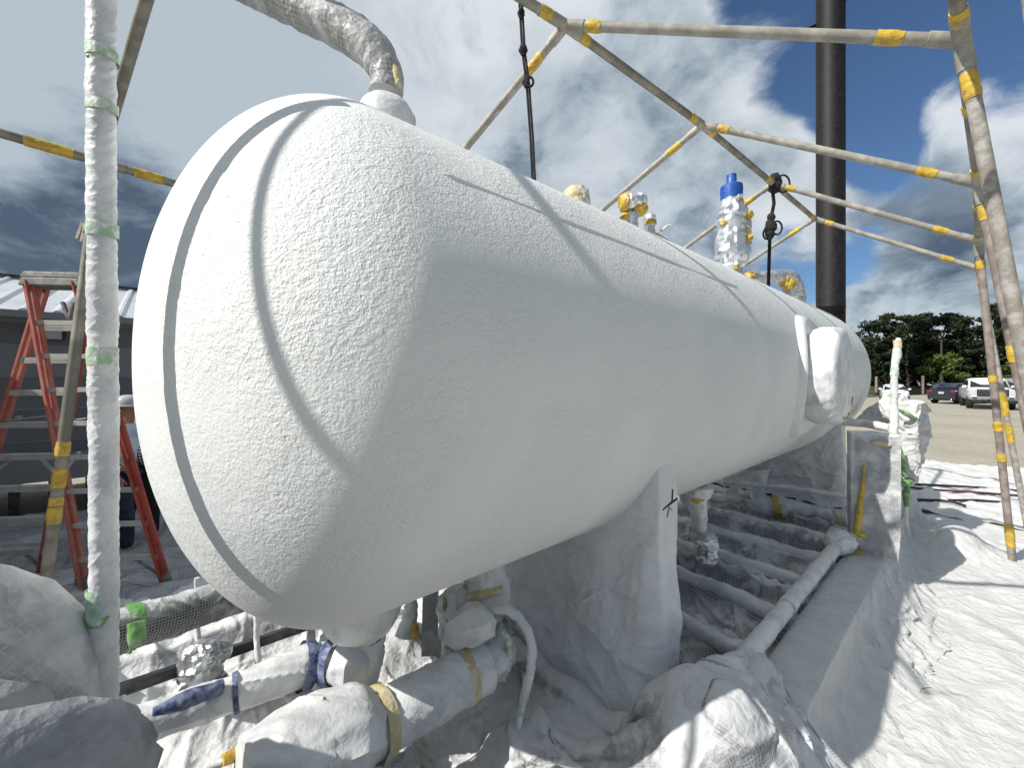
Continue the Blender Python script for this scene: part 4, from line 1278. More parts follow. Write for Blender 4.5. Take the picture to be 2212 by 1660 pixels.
# ------------------------------------------------------------------ big draped mound at the left edge
def drape_over(cx, cy, prof, half, cell, seed, steps=120, iters=14, squash=(1.0, 1.0), rot=0.0):
    """square sheet falling over a tapered bundle given as (height, radius) from the top down"""
    n = int(2 * half / cell)
    gx = np.linspace(-half, half, n) * .97
    X, Y = np.meshgrid(gx, gx)
    top = prof[0][0]
    pz = np.array([p[0] for p in prof][::-1]); pr = np.array([p[1] for p in prof][::-1])
    Q = np.stack([X, Y, top + .02 + .05 * vnoise(np.stack([X * 6, Y * 6, 0 * X], -1), seed) - .35 * np.maximum(np.hypot(X, Y) - prof[1][1], 0)], -1)
    Qi = Q.copy(); core = np.hypot(X, Y) < max(prof[2][1] * .55, .05)
    Qi[..., 2] = np.where(core, np.interp(np.hypot(X, Y), pr[::-1], pz[::-1]) + .012, Qi[..., 2]); Q = Qi.copy()
    Qp = Q.copy()
    bx_, by_ = squash

    def con(A_, B_, L_, k):
        d = B_ - A_
        l = np.sqrt((d * d).sum(-1, keepdims=True)) + 1e-9
        c = d * (.5 * k * (l - L_) / l)
        A_ += c; B_ -= c
    for st in range(steps):
        v = np.clip((Q - Qp) * .95, -.05, .05)
        Qp = Q.copy()
        Q = Q + v + np.array([0, 0, -.0022])
        for it in range(iters):
            for o in (0, 1):
                m = (n - o) // 2 * 2
                con(Q[:, o:o + m:2], Q[:, o + 1:o + m:2], cell, 1.0)
                con(Q[o:o + m:2], Q[o + 1:o + m:2], cell, 1.0)
                m = (n - 1 - o) // 2 * 2
                con(Q[:-1, o:o + m:2], Q[1:, o + 1:o + 1 + m:2], cell * 1.4142, .3)
                con(Q[1:, o:o + m:2], Q[:-1, o + 1:o + 1 + m:2], cell * 1.4142, .3)
            # keep outside the bundle and above the ground
            rr_ = np.hypot(Q[..., 0] / bx_, Q[..., 1] / by_) + 1e-6
            need = np.interp(Q[..., 2], pz, pr) + .008
            ins = (rr_ < need) & (Q[..., 2] < top - .03)
            f_ = np.where(ins, need / rr_, 1.0)
            Q[..., 0] *= f_; Q[..., 1] *= f_
            zt_ = np.interp(rr_, pr[::-1], pz[::-1]) + .008
            up = (rr_ < prof[2][1]) & (Q[..., 2] < zt_) & (Q[..., 2] > top - .25)
            Q[..., 2] = np.where(up, zt_, Q[..., 2])
            np.maximum(Q[..., 2], .012, out=Q[..., 2])
            Q[core] = Qi[core]
        Qp[..., :2] = np.where(ins[..., None], Qp[..., :2] * .4 + Q[..., :2] * .6, Qp[..., :2])
    Q = upsample(Q)
    ra_ = np.hypot(Q[..., 0], Q[..., 1]) + 1e-6
    k1 = ridged(np.stack([Q[..., 0] * 2.6, Q[..., 1] * 2.6, Q[..., 2] * 1.6], -1), 4, seed) - .52
    k2 = ridged(np.stack([Q[..., 0] * 9, Q[..., 1] * 9, Q[..., 2] * 5], -1), 3, seed + 7) - .52
    an_ = np.arctan2(Q[..., 1], Q[..., 0])
    ff = film_folds(np.cos(an_) * .55 + Q[..., 2] * .25, np.sin(an_) * .55 + Q[..., 2] * .18, seed + 3, (.08, .4), 12)
    fc = film_creases(np.cos(an_) * .5 + Q[..., 2] * .35, np.sin(an_) * .5 + Q[..., 2] * .3, seed + 5, 12, (.15, .5), (.010, .022))
    dd = .03 * k1 + .006 * k2 + .22 * (ff - ff.mean()) + .035 * fc - .02
    Q[..., 0] += Q[..., 0] / ra_ * dd * np.clip(ra_ / .2, 0, 1); Q[..., 1] += Q[..., 1] / ra_ * dd * np.clip(ra_ / .2, 0, 1); Q[..., 2] += dd * .5
    c_, s_ = math.cos(rot), math.sin(rot)
    W_ = np.stack([cx + Q[..., 0] * c_ - Q[..., 1] * s_, cy + Q[..., 0] * s_ + Q[..., 1] * c_, Q[..., 2]], -1)
    uv = np.stack(np.meshgrid(np.arange(2 * n - 1) * cell / 2, np.arange(2 * n - 1) * cell / 2), -1)
    return W_, uv


V, uv = drape_over(-1.2, .62, [(1.64, .0), (1.61, .10), (1.52, .20), (1.46, .26), (1.38, .315), (1.26, .37), (1.0, .41), (.5, .44), (0, .46)], 1.65, .027, 4, rot=.5)
o = grid_mb(V, uv).build('draped_cover', M['sheet_cover'], smooth=180)
tag(o, 'big pale film cover over tall equipment at the left edge, behind a darker fold', 'plastic sheet')
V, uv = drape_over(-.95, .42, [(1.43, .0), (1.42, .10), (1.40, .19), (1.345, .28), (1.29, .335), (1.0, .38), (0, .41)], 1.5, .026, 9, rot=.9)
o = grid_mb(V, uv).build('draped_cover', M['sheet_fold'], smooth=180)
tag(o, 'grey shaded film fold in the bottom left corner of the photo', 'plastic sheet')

# ------------------------------------------------------------------ wrapped post in front of the near head
post = thing('wrapped_post', (-.988, .961, 0), 'upright post bundled in wrinkled white plastic with green tape bands, at the left', 'post')
pp = [Vector((-.988 - .004 * math.sin(z * 3), .961, z)) for z in np.linspace(0, 3.25, 12)]
rr = [.0255, .026, .026, .0255, .0265, .0255, .0255, .0265, .0255, .026, .026, .0255]
MB().tube(pp, rr, 48, crumple=.0018, cs=12, seed=31, step=.004, crease=.003).build('plastic_wrap', M['wrap'], post, smooth=45)


def post_tape(y0, y1, m, k, part=None):
    z0 = zat(y1, Vector((0, .961, 0))); z1 = zat(y0, Vector((0, .961, 0)))
    q = [Vector((-.988, .961, z)) for z in (z0, (z0 + z1) / 2, z1)]
    return MB().tube(q, [.0276, .0282, .0276], 32, crumple=.003, cs=36, seed=k, step=.006, caps=False).build('tape_band', M[m], post, smooth=45)


for (a, b, m, k) in ((1268, 1342, 'tape_green_dusty', 51), (484, 514, 'tape_green_dusty', 52), (224, 246, 'tape_green_dusty', 53), (108, 132, 'tape_green_dusty', 54), (752, 790, 'tape_green_dusty', 55), (1325, 1345, 'tape_green', 56)):
    post_tape(a, b, m, k)
for (x, y, dx, dy) in ((200, 118, -5, 14),):
    a = P(x, y, .945); b = P(x + dx, y + dy, .94)
    MB().tube([a, a.lerp(b, .5), b], [.004, .010, .003], 8, crumple=.003, cs=60, step=.004).build('tape_flap', M['tape_green'], post, smooth=60)

# ------------------------------------------------------------------ pipes in the near left foreground
def wrapped_pipe(name, label, pts, r, m, cat='pipe', n=36, crumple=.008, cs=15, seed=0, step=.012, group=None):
    t = thing(name, Vector(pts[0]), label, cat, group)
    t.location = Vector(pts[len(pts) // 2]); t.location.z = min(p[2] for p in pts)
    r_ = max(r) if hasattr(r, '__len__') else r
    o = MB().tube(pts, r, 64, crumple=crumple * .5, cs=cs, seed=seed, step=.008, crease=min(.012, r_ * .16)).build('plastic_wrap', M[m], t, smooth=50)
    return t


def tape_on(t, a, b, r, m, k, name='tape_band', crumple=.004):
    a, b = Vector(a), Vector(b)
    return MB().tube([a, a.lerp(b, .5), b], [r * .99, r * 1.02, r * .99], 32, crumple=crumple, cs=24, seed=k, step=.01, caps=False).build(name, M[m], t, smooth=45)


a, b = P(215, 1378, 1.72), P(700, 1232, 2.75)
t = wrapped_pipe('mesh_wrapped_pipe', 'dark pipe in netted film dusted white on top, passing behind the wrapped post', [a, a.lerp(b, .5), b], .092, 'wrap_dark', seed=61, crumple=.006)
tape_on(t, P(262, 1362, 1.79), P(298, 1351, 1.84), .097, 'tape_green', 62)
q = P(285, 1350, 1.74)
MB().tube([P(296, 1345, 1.72), P(292, 1380, 1.70), P(280, 1412, 1.70)], [.03, .022, .004], 10, crumple=.008, cs=30, step=.008).build('tape_flap', M['tape_green'], t, smooth=50)

# dark bar with a foil bundle
a, b = P(255, 1492, 1.86), P(660, 1352, 2.65)
t = thing('steel_bar', (a + b) / 2, 'narrow dark steel bar lying under the near end of the tank', 'bar')
br = MB(); br.beam(a, b, .035, .045); br.beam(a + Vector((0, .03, -.03)), b + Vector((0, .03, -.03)), .07, .012)
br.build('angle_bar', M['steel_dark'], t, smooth=None)
t = thing('foil_bundle', P(435, 1440, 2.1), 'ragged dull foil bundle wrapped round the dark bar under the tank', 'foil wrap')
MB().tube([P(435, 1388, 2.1), P(436, 1405, 2.1), P(437, 1430, 2.1), P(440, 1455, 2.1), P(442, 1482, 2.1)], [.03, .075, .085, .07, .06], 30, crumple=.055, cs=14, seed=64, step=.01).build('foil_wrap', M['foil_dull'], t, smooth=20)
MB().tube([P(388, 1446, 2.02), P(412, 1436, 2.06), P(450, 1424, 2.1), P(486, 1408, 2.2)], [.035, .045, .05, .03], 24, crumple=.03, cs=16, seed=65, step=.01).build('foil_wrap', M['foil_dull'], t, smooth=20)
for (x, y0, y1, Y, k, lab) in ((425, 1290, 1392, 2.15, 1, 'thin grey rod hanging in front of the mesh wrapped pipe, above the foil bundle'), (554, 1328, 1432, 2.05, 2, 'thin grey rod hanging below the near tank end, right of the foil bundle')):
    rd = MB().tube([P(x, y0 - 40, Y), P(x, (y0 + y1) / 2, Y), P(x + 4, y1, Y - .02)], [.011, .012, .014], 12, crumple=.003, cs=40, seed=k, step=.01).build('hanging_rod', M['wrap'])
    tag(rd, lab, 'rod')

# blue taped pipe with its tee below the flange
pa, pb, pc, pd = P(230, 1592, 1.30), P(500, 1502, 1.52), P(655, 1440, 1.70), P(752, 1432, 1.80)
t = wrapped_pipe('blue_taped_pipe', 'white wrapped pipe with dark blue tape bands, joining the flange under the near head', [pa, pa.lerp(pb, .5), pb, pb.lerp(pc, .5), pc, pd], [.058, .058, .060, .070, .082, .085], 'wrap', seed=66, crumple=.010, cs=13)
tape_on(t, P(504, 1500, 1.525), P(516, 1495, 1.535), .070, 'tape_blue', 67)
tape_on(t, P(650, 1442, 1.695), P(672, 1438, 1.72), .094, 'tape_blue', 68)
MB().tube([P(330, 1540, 1.315), P(400, 1515, 1.375), P(480, 1486, 1.46)], [.012, .028, .024], 16, crumple=.004, cs=20, step=.01).build('tape_strip', M['tape_blue'], t, smooth=60)
fl = W(.66, 1.80, TZ - 1.20)
MB().tube([fl + Vector((0, 0, .06)), fl + Vector((0, 0, -.02)), fl + Vector((0, -.01, -.12)), fl + Vector((-.02, -.02, -.22)), fl + Vector((-.03, -.02, -.28))], [.098, .095, .088, .082, .05], 56, crumple=.008, cs=13, seed=69, step=.008, crease=.014).build('tee_wrap', M['wrap'], t, smooth=50)
MB().tube([P(735, 1432, 1.72), P(770, 1440, 1.70), P(790, 1444, 1.69)], [.08, .088, .03], 56, crumple=.008, cs=14, seed=70, step=.008, crease=.012).build('tee_wrap', M['wrap'], t, smooth=50)
tape_on(t, P(716, 1430, 1.745), P(738, 1432, 1.725), .096, 'tape_blue', 71)
tape_on(t, fl + Vector((0, 0, -.015)), fl + Vector((0, 0, .03)), .099, 'tape_blue', 72)
MB().tube([P(706, 1492, 1.72), P(712, 1512, 1.72), P(716, 1530, 1.72)], [.030, .042, .03], 18, crumple=.012, cs=24, seed=73, step=.008).build('tape_band', M['tape_blue'], t, smooth=40)
MB().tube([P(722, 1470, 1.74), P(712, 1500, 1.72), P(705, 1550, 1.72), P(700, 1590, 1.72)], [.05, .045, .05, .04], 20, crumple=.014, cs=22, seed=74, step=.01).build('branch_wrap', M['wrap'], t, smooth=45)

# thick wrapped pipe with yellow tape, in front of the saddle
pa, pb = P(735, 1612, 1.47), P(1045, 1440, 1.86)
t = wrapped_pipe('yellow_taped_pipe', 'thick white wrapped pipe with a yellow tape ring, slanting up towards the near saddle', [pa, pa.lerp(pb, .5), pb], [.105, .108, .106], 'wrap', seed=75, crumple=.007, cs=9)
MB().tube([P(520, 1700, 1.26), P(600, 1660, 1.33), P(690, 1618, 1.42), P(760, 1585, 1.48), P(800, 1572, 1.53)], [.12, .15, .158, .145, .11], 72, crumple=.006, cs=5, seed=175, step=.008, crease=.022).build('valve_wrap', M['wrap'], t, smooth=45)
tape_on(t, P(996, 1466, 1.79), P(1014, 1456, 1.815), .112, 'tape_dull', 76)
tape_on(t, P(806, 1572, 1.54), P(830, 1558, 1.575), .124, 'tape_dull', 77, crumple=.008)
MB().tube([P(1035, 1448, 1.85), P(1050, 1432, 1.88), P(1075, 1416, 1.93), P(1095, 1424, 1.96)], [.10, .085, .095, .05], 56, crease=.018, crumple=.015, cs=12, seed=78, step=.012).build('end_wrap', M['wrap'], t, smooth=50)
ta = [P(1078 + 24 * math.cos(a), 1412 - 50 * math.sin(a), 1.86) for a in np.linspace(-1.2, 1.3, 9)]
MB().tube(ta, [.008, .014, .016, .016, .016, .016, .016, .014, .008], 8, crumple=.003, cs=30, step=.01).build('tape_band', M['tape_green_dusty'], t, smooth=60)

# bundled instrument and its curved hose beside the saddle
t = thing('wrapped_instrument', P(1020, 1400, 1.9), 'bundled white wrapped instrument box hanging under the tank left of the near saddle', 'instrument')
bx = MB()
c = P(1022, 1345, 1.86)
MB().tube([c + Vector((-.07, .02, -.055)), c + Vector((-.065, 0, -.05)), c + Vector((0, -.02, 0)), c + Vector((.07, -.01, .02)), c + Vector((.085, 0, .03))], [.03, .072, .085, .075, .03], 7, crumple=.02, cs=14, seed=80, step=.02).build('box_wrap', M['wrap'], t, smooth=28)
MB().tube([P(1050, 1215, 2.1), P(1056, 1255, 2.08), P(1050, 1290, 2.06), P(1035, 1320, 2.04)], [.10, .115, .105, .07], 56, crease=.02, crumple=.02, cs=11, seed=81, step=.015).build('body_wrap', M['wrap'], t, smooth=40)
MB().tube([P(975, 1275, 2.05), P(985, 1300, 2.04), P(990, 1360, 2.02), P(1010, 1430, 2.0), P(1040, 1480, 1.98)], [.06, .085, .08, .10, .09], 56, crease=.025, crumple=.025, cs=9, seed=82, step=.015).build('body_wrap', M['wrap'], t, smooth=40)
MB().tube([P(1012, 1296, 1.98), P(1050, 1284, 1.965), P(1086, 1276, 1.97)], [.02, .028, .016], 12, crumple=.008, cs=20, seed=83, step=.01).build('tape_strip', M['tape_dull'], t, smooth=50)
MB().tube([P(960, 1290, 1.98), P(962, 1320, 1.97), P(968, 1345, 1.96)], [.006, .012, .006], 10, crumple=.003, cs=20, seed=84, step=.01).build('tape_strip', M['tape_green'], t, smooth=50)
t = thing('wrapped_hose', P(1130, 1500, 1.85), 'thin white wrapped hose arching down beside the near saddle', 'hose')
MB().tube([P(1068, 1318, 1.90), P(1095, 1318, 1.88), P(1122, 1336, 1.86), P(1142, 1366, 1.85), P(1150, 1405, 1.84), P(1146, 1450, 1.83), P(1134, 1500, 1.82), P(1124, 1540, 1.82), P(1120, 1575, 1.82)], [.018, .022, .022, .021, .022, .021, .020, .016, .012], 16, crumple=.004, cs=26, seed=85, step=.01).build('hose_wrap', M['wrap'], t, smooth=60)
tape_on(t, P(1128, 1522, 1.82), P(1124, 1542, 1.82), .021, 'tape_green_dusty', 86)
# strut
t = thing('steel_strut', P(935, 1380, 2.25), 'dark upright strut wrapped in netted film, behind the wrapped instrument', 'strut')
st_ = MB(); st_.beam(P(932, 1210, 2.3), P(928, 1415, 2.2), .085, .05)
st_.build('upright', M['wrap_dark'], t, smooth=None)
st_ = MB(); st_.beam(P(918, 1372, 2.1), P(975, 1432, 2.05), .035, .06)
st_.build('brace', M['wrap_dark'], t, smooth=None)
t = thing('taped_drain', P(884, 1360, 2.2), 'small white bundled drain with yellow and green tape, behind the foam flange', 'drain')
MB().tube([P(890, 1290, 2.25), P(888, 1320, 2.25), P(884, 1345, 2.24), P(878, 1375, 2.22)], [.02, .034, .04, .06], 18, crumple=.014, cs=20, seed=88, step=.01).build('drain_wrap', M['wrap'], t, smooth=40)
MB().tube([P(896, 1345, 2.20), P(897, 1362, 2.19), P(894, 1380, 2.18)], [.01, .022, .012], 12, crumple=.006, cs=30, step=.008).build('tape_patch', M['tape_yellow'], t, smooth=40)
MB().tube([P(888, 1288, 2.22), P(889, 1300, 2.22)], [.008, .008], 8).build('tape_patch', M['tape_green'], t, smooth=40)
# knotted plastic strip over the crumpled sheet
t = thing('twisted_film_rope', P(620, 1560, 1.5), 'twisted strip of white film with yellow tape lying across the crumpled sheet', 'film strip')
MB().tube([P(612, 1494, 1.66), P(632, 1520, 1.60), P(652, 1556, 1.54), P(600, 1585, 1.46), P(545, 1614, 1.40), P(480, 1648, 1.33), P(440, 1668, 1.3)], .011, 12, crumple=.006, cs=34, seed=89, step=.008).build('strip', M['wrap'], t, smooth=50)
MB().tube([P(545, 1613, 1.395), P(520, 1626, 1.37), P(480, 1646, 1.325)], [.012, .022, .014], 12, crumple=.01, cs=34, seed=90, step=.008).build('tape_patch', M['tape_yellow'], t, smooth=50)

# ------------------------------------------------------------------ right side of the skid
pa, pb = W(2.12, .79, .47), W(4.50, .79, .47)
t = wrapped_pipe('long_wrapped_pipe', 'long straight wrapped pipe running along the skid towards the tall cabinet', [pa, pa.lerp(pb, .5), pb], [.047, .045, .046], 'wrap', seed=91, crumple=.003, cs=12)
tape_on(t, pb + D3 * -.45, pb + D3 * -.30, .049, 'wrap', 92)
tape_on(t, pa + D3 * .9, pa + D3 * 1.0, .049, 'wrap', 93)
MB().tube([pb + D3 * -.12, pb, pb + D3 * .10 + Vector((0, 0, .01)), pb + D3 * .2], [.05, .085, .11, .06], 56, crumple=.015, cs=12, seed=94, step=.008, crease=.02).build('end_wrap', M['wrap'], t, smooth=45)
MB().tube([pa + D3 * -.14, pa + D3 * -.06, pa + D3 * .05, pa + D3 * .14], [.13, .10, .07, .05], 56, crumple=.015, cs=10, seed=95, step=.008, crease=.02).build('end_wrap', M['wrap'], t, smooth=45)

cabx = P(1884, 1000, 3.62)
t = thing('wrapped_cabinet', W(4.86, .62, .30), 'tall narrow control cabinet shrouded in netted film with yellow tape, standing on the skid beam', 'cabinet')
fa = Vector((.83, -.56, 0)).normalized(); fb = Vector((.56, .83, 0)).normalized()      # along its front face, into depth
c0 = P(1838, 940, 3.60); c0.z = 0
def cab_pt(p, q, z):
    v = c0 + fa * p + fb * q
    return Vector((v.x, v.y, z))
wF, wD, zt, zb = .33, .26, 1.45, .42
rows = []
zz_ = np.linspace(zb, zt, 60)
per = []
for k in range(34): per.append((wF * k / 34, 0))
for k in range(24): per.append((wF, wD * k / 24))
for k in range(34): per.append((wF * (1 - k / 34), wD))
for k in range(25): per.append((0, wD * (1 - k / 24)))
Vc = np.zeros((len(zz_) + 6, len(per), 3)); UVc = np.zeros((len(zz_) + 6, len(per), 2))
for j in range(len(zz_) + 6):
    z = zz_[min(j, len(zz_) - 1)]
    low = max(0, (.95 - z) / .55)
    cl = 1.0 if j < len(zz_) else max(0.0, 1 - (j - len(zz_) + 1) / 6)
    for i, (p, q) in enumerate(per):
        pw = ridged(np.array([[p * 6, q * 6, z * 2.2]]), 3, 7)[0] - .55
        cx_, cy_ = wF / 2, wD / 2
        k_ = 1 + (.10 * pw * (.3 + low)) - .16 * max(0, low - .3) ** 1.2
        zj = z + (.03 * (ridged(np.array([[p * 8, q * 8, 0]]), 2, 3)[0] - .5) if z > zt - .02 else 0)
        if j == 0:
            zj -= .16 * vnoise(np.array([[p * 7 + 3, q * 7, 0]]))[0] + (.12 if p > wF * .4 else 0)
        if j >= len(zz_): zj += .012 * (1 - cl)
        Vc[j, i] = tuple(cab_pt(cx_ + (p - cx_) * k_ * cl, cy_ + (q - cy_) * k_ * cl, zj))
        UVc[j, i] = (i * .0095, z)
nz = len(zz_)
grid_mb(Vc[:nz], UVc[:nz]).build('film_shroud', M['wrap_mesh_light'] if 'wrap_mesh_light' in M else M['sheet_bare'], t, smooth=50)
grid_mb(Vc[nz - 1:], UVc[nz - 1:]).build('film_top', M['wrap'], t, smooth=50)
inner = MB(); inner.box(cab_pt(wF / 2 + .02, wD / 2, .94), (wF * .78, wD * .8, .92), (fa, fb, Vector((0, 0, 1))))
inner.build('cabinet_box', M['steel_dark'], t, smooth=None)
lg = MB(); lg.box(cab_pt(.08, wD / 2, .40), (.05, .05, .30), (fa, fb, Vector((0, 0, 1))))
lg.box(cab_pt(wF - .1, wD / 2, .40), (.05, .05, .30), (fa, fb, Vector((0, 0, 1))))
lg.build('support_leg', M['steel_dark'], t, smooth=None)
MB().tube([cab_pt(.09, -.018, 1.17), cab_pt(.08, -.022, 1.0), cab_pt(.06, -.024, .80), cab_pt(.04, -.026, .60), cab_pt(.03, -.02, .56)], [.004, .014, .02, .026, .02], 10, crumple=.006, cs=18, seed=96, step=.01).build('tape_strip', M['tape_yellow'], t, smooth=60)
MB().tube([cab_pt(.02, -.018, .575), cab_pt(.06, -.022, .56), cab_pt(.11, -.018, .55)], [.012, .024, .012], 10, crumple=.006, cs=18, seed=97, step=.01).build('tape_strip', M['tape_yellow'], t, smooth=60)
MB().tube([cab_pt(.14, -.012, 1.385), cab_pt(.20, -.014, 1.38), cab_pt(.26, -.012, 1.375)], [.012, .024, .012], 10, crumple=.006, cs=18, seed=98, step=.01).build('tape_strip', M['tape_dull'], t, smooth=60)
MB().tube([cab_pt(.0, -.015, .40), cab_pt(.04, -.02, .385), cab_pt(.1, -.015, .365)], [.016, .026, .014], 10, crumple=.006, cs=18, seed=99, step=.01).build('tape_strip', M['tape_yellow'], t, smooth=60)

# wrapped stand pipe behind the cabinet, its cross pipe and the bagged head with green tape
t = thing('wrapped_rod', P(1932, 940, 4.1), 'thin upright rod bundled in clear film and green tape, rising behind the cabinet', 'rod')
MB().tube([P(1930, 942, 4.1), P(1931, 900, 4.1), P(1932, 860, 4.1), P(1931, 810, 4.1), P(1936, 770, 4.1), P(1940, 745, 4.1), P(1940, 731, 4.1)], [.034, .034, .028, .026, .030, .028, .016], 18, crumple=.008, cs=22, seed=100, step=.012).build('film_wrap', M['wrap'], t, smooth=45)
for (y0, y1, m, k) in ((758, 776, 'tape_green_dusty', 1), (736, 752, 'tape_dull', 2), (795, 812, 'tape_green_dusty', 3), (850, 862, 'tape_green_dusty', 4), (905, 915, 'tape_green_dusty', 5)):
    xx = 1933 + (6 if y0 < 790 else -1)
    tape_on(t, P(xx, y1, 4.1), P(xx, y0, 4.1), .032, m, k, crumple=.006)
MB().tube([P(1895, 948, 4.0), P(1915, 944, 4.05), P(1940, 942, 4.1)], [.01, .03, .02], 12, crumple=.012, cs=20, seed=6, step=.01).build('tape_knot', M['tape_green_dusty'], t, smooth=45)
t = thing('cross_pipe', P(1860, 915, 4.4), 'grey wrapped pipe reaching from the far saddle to the thin upright rod', 'pipe')
MB().tube([P(1822, 912, 4.6), P(1870, 916, 4.4), P(1925, 926, 4.12)], [.045, .042, .04], 20, crumple=.006, cs=18, seed=101, step=.015).build('pipe_wrap', M['wrap'], t, smooth=50)
tape_on(t, P(1892, 920, 4.3), P(1904, 922, 4.24), .046, 'tape_yellow', 102)
t = thing('bagged_head', P(1965, 1000, 4.6), 'white film bag strapped with bright green tape over a sprayer-like head, right of the cabinet', 'bag')
MB().tube([P(1860, 915, 5.0), P(1895, 897, 4.9), P(1930, 885, 4.75), P(1962, 880, 4.6)], [.045, .10, .15, .10], 56, crumple=.02, cs=8, seed=103, step=.012, crease=.035).build('bag_arm', M['sheet_ground'], t, smooth=50)
MB().tube([P(1962, 866, 4.6), P(1963, 872, 4.6), P(1964, 900, 4.6), P(1966, 935, 4.6), P(1963, 970, 4.6), P(1960, 1000, 4.6), P(1958, 1030, 4.6), P(1955, 1048, 4.6)], [.07, .135, .150, .150, .125, .10, .085, .03], 72, crumple=.02, cs=8, seed=104, step=.010, crease=.045).build('bag_film', M['sheet_ground'], t, smooth=50)
for (pts, r, k) in (([P(1937, 884, 4.42), P(1960, 897, 4.42), P(1989, 912, 4.5)], [.010, .022, .018], 1), ([P(1942, 962, 4.45), P(1948, 990, 4.46), P(1956, 1030, 4.5)], [.014, .02, .024], 2), ([P(1942, 1048, 4.46), P(1957, 1044, 4.46), P(1974, 1040, 4.5)], [.014, .03, .014], 3), ([P(1935, 1020, 4.46), P(1945, 1018, 4.46)], [.02, .015], 4), ([P(1960, 1050, 4.52), P(1957, 1065, 4.52), P(1958, 1095, 4.52)], [.022, .03, .02], 5)):
    MB().tube(pts, r, 12, crumple=.008, cs=22, seed=k, step=.012).build('tape_strip', M['tape_green'], t, smooth=50)
MB().tube([P(1957, 1050, 4.58), P(1957, 1090, 4.56), P(1956, 1125, 4.55), Vector((P(1956, 1125, 4.55).x, 4.55, .02))], [.018, .020, .022, .07], 16, crumple=.006, cs=22, seed=105, step=.015).build('stand_leg', M['wrap'], t, smooth=50)

# wrapped pipes below the tank between the saddles
t = thing('drain_pipe_stub', P(1510, 1130, 3.0), 'upright wrapped pipe stub under the tank, with a crumpled foil sleeve at its foot', 'pipe')
MB().tube([P(1502, 1050, 3.0), P(1500, 1075, 3.0), P(1507, 1092, 2.98), P(1510, 1120, 2.97), P(1513, 1150, 2.95)], [.12, .10, .062, .052, .048], 28, crumple=.016, cs=14, seed=106, step=.012).build('pipe_wrap', M['wrap'], t, smooth=45)
MB().tube([P(1524, 1152, 2.9), P(1525, 1160, 2.9), P(1527, 1190, 2.88), P(1528, 1212, 2.87), P(1528, 1222, 2.87)], [.05, .068, .074, .062, .03], 28, crumple=.02, cs=18, seed=107, step=.01).build('foil_sleeve', M['foil_dull'], t, smooth=30)
MB().tube([P(1497, 1082, 2.9), P(1506, 1084, 2.9), P(1520, 1080, 2.9)], [.008, .016, .008], 10, crumple=.008, cs=24, seed=3, step=.01).build('tape_patch', M['tape_yellow'], t, smooth=45)
t = thing('thin_cross_pipe', P(1700, 1050, 4.4), 'thin grey pipe crossing level under the tank from the near to the far saddle', 'pipe')
MB().tube([P(1560, 1040, 4.6), P(1700, 1054, 4.45), P(1840, 1076, 4.15)], .026, 14, crumple=.003, cs=20, seed=108, step=.03).build('pipe_wrap', M['wrap'], t, smooth=60)
tape_on(t, P(1797, 1069, 4.25), P(1806, 1071, 4.23), .030, 'tape_dull', 3)
tape_on(t, P(1740, 1060, 4.38), P(1750, 1062, 4.36), .029, 'tape_blue', 4)
t = thing('wrapped_drain_line', P(1700, 1110, 4.5), 'lumpy wrapped pipe with yellow tape, elbowing down under the far part of the tank', 'pipe')
MB().tube([P(1632, 1012, 4.7), P(1634, 1030, 4.7), P(1636, 1060, 4.68), P(1640, 1085, 4.64), P(1655, 1098, 4.6), P(1680, 1094, 4.58), P(1710, 1100, 4.5), P(1760, 1110, 4.4), P(1830, 1122, 4.2)], [.14, .10, .065, .075, .095, .11, .08, .065, .055], 26, crumple=.02, cs=12, seed=109, step=.015).build('pipe_wrap', M['wrap'], t, smooth=45)
for (x, y, Y, r, k) in ((1672, 1094, 4.52, .11, 1), (1808, 1118, 4.2, .062, 2), (1690, 1104, 4.46, .07, 3)):
    tape_on(t, P(x - 6, y, Y + .02), P(x + 7, y + 1, Y), r, 'tape_yellow' if k == 1 else 'tape_dull', k, 'tape_band', .012)
t = thing('film_flap', P(1580, 1100, 5.2), 'bright sunlit triangle of film hanging under the tank, beyond the wrapped stub', 'film')
tri = MB()
qa, qb, qc, qd = P(1552, 1075, 5.3), P(1588, 1041, 5.4), P(1612, 1108, 5.2), P(1545, 1108, 5.1)
V = np.zeros((14, 14, 3))
for j in range(14):
    for i in range(14):
        s1, s2 = i / 13, j / 13
        p_ = qa.lerp(qb, s1).lerp(qd.lerp(qc, s1), s2)
        V[j, i] = p_ + Vector((0, .05 * (vnoise(np.array([[i * .5, j * .5, 2.]]))[0] - .5), 0))
grid_mb(V).build('film', M['sheet_ground'], t, smooth=80)

# hoses on the far ground sheet
for (pts, m, lab) in (([(1960, 1047), (2010, 1049), (2080, 1052), (2150, 1057), (2230, 1064), (2400, 1085)], 'cord', 'black hose on the white ground sheet, farthest of the three'),
                      ([(1950, 1052), (2000, 1058), (2090, 1064), (2160, 1069), (2230, 1074), (2400, 1092)], 'cord_red', 'dull red hose lying between two black hoses on the ground sheet'),
                      ([(1945, 1080), (1990, 1081), (2030, 1082), (2060, 1086), (2085, 1094)], 'cord', 'short black hose end curving towards the viewer on the ground sheet'),
                      ([(2050, 1082), (2110, 1082), (2160, 1086), (2230, 1092), (2400, 1110)], 'cord', 'black hose nearest the viewer, passing behind the taped canopy legs')):
    q = [G(x, y, .075) for x, y in pts]
    o = MB().tube(q, .019, 10, step=.08).build('hose', M[m], smooth=60)
    tag(o, lab, 'hose', 'hoses lying on the far ground sheet')
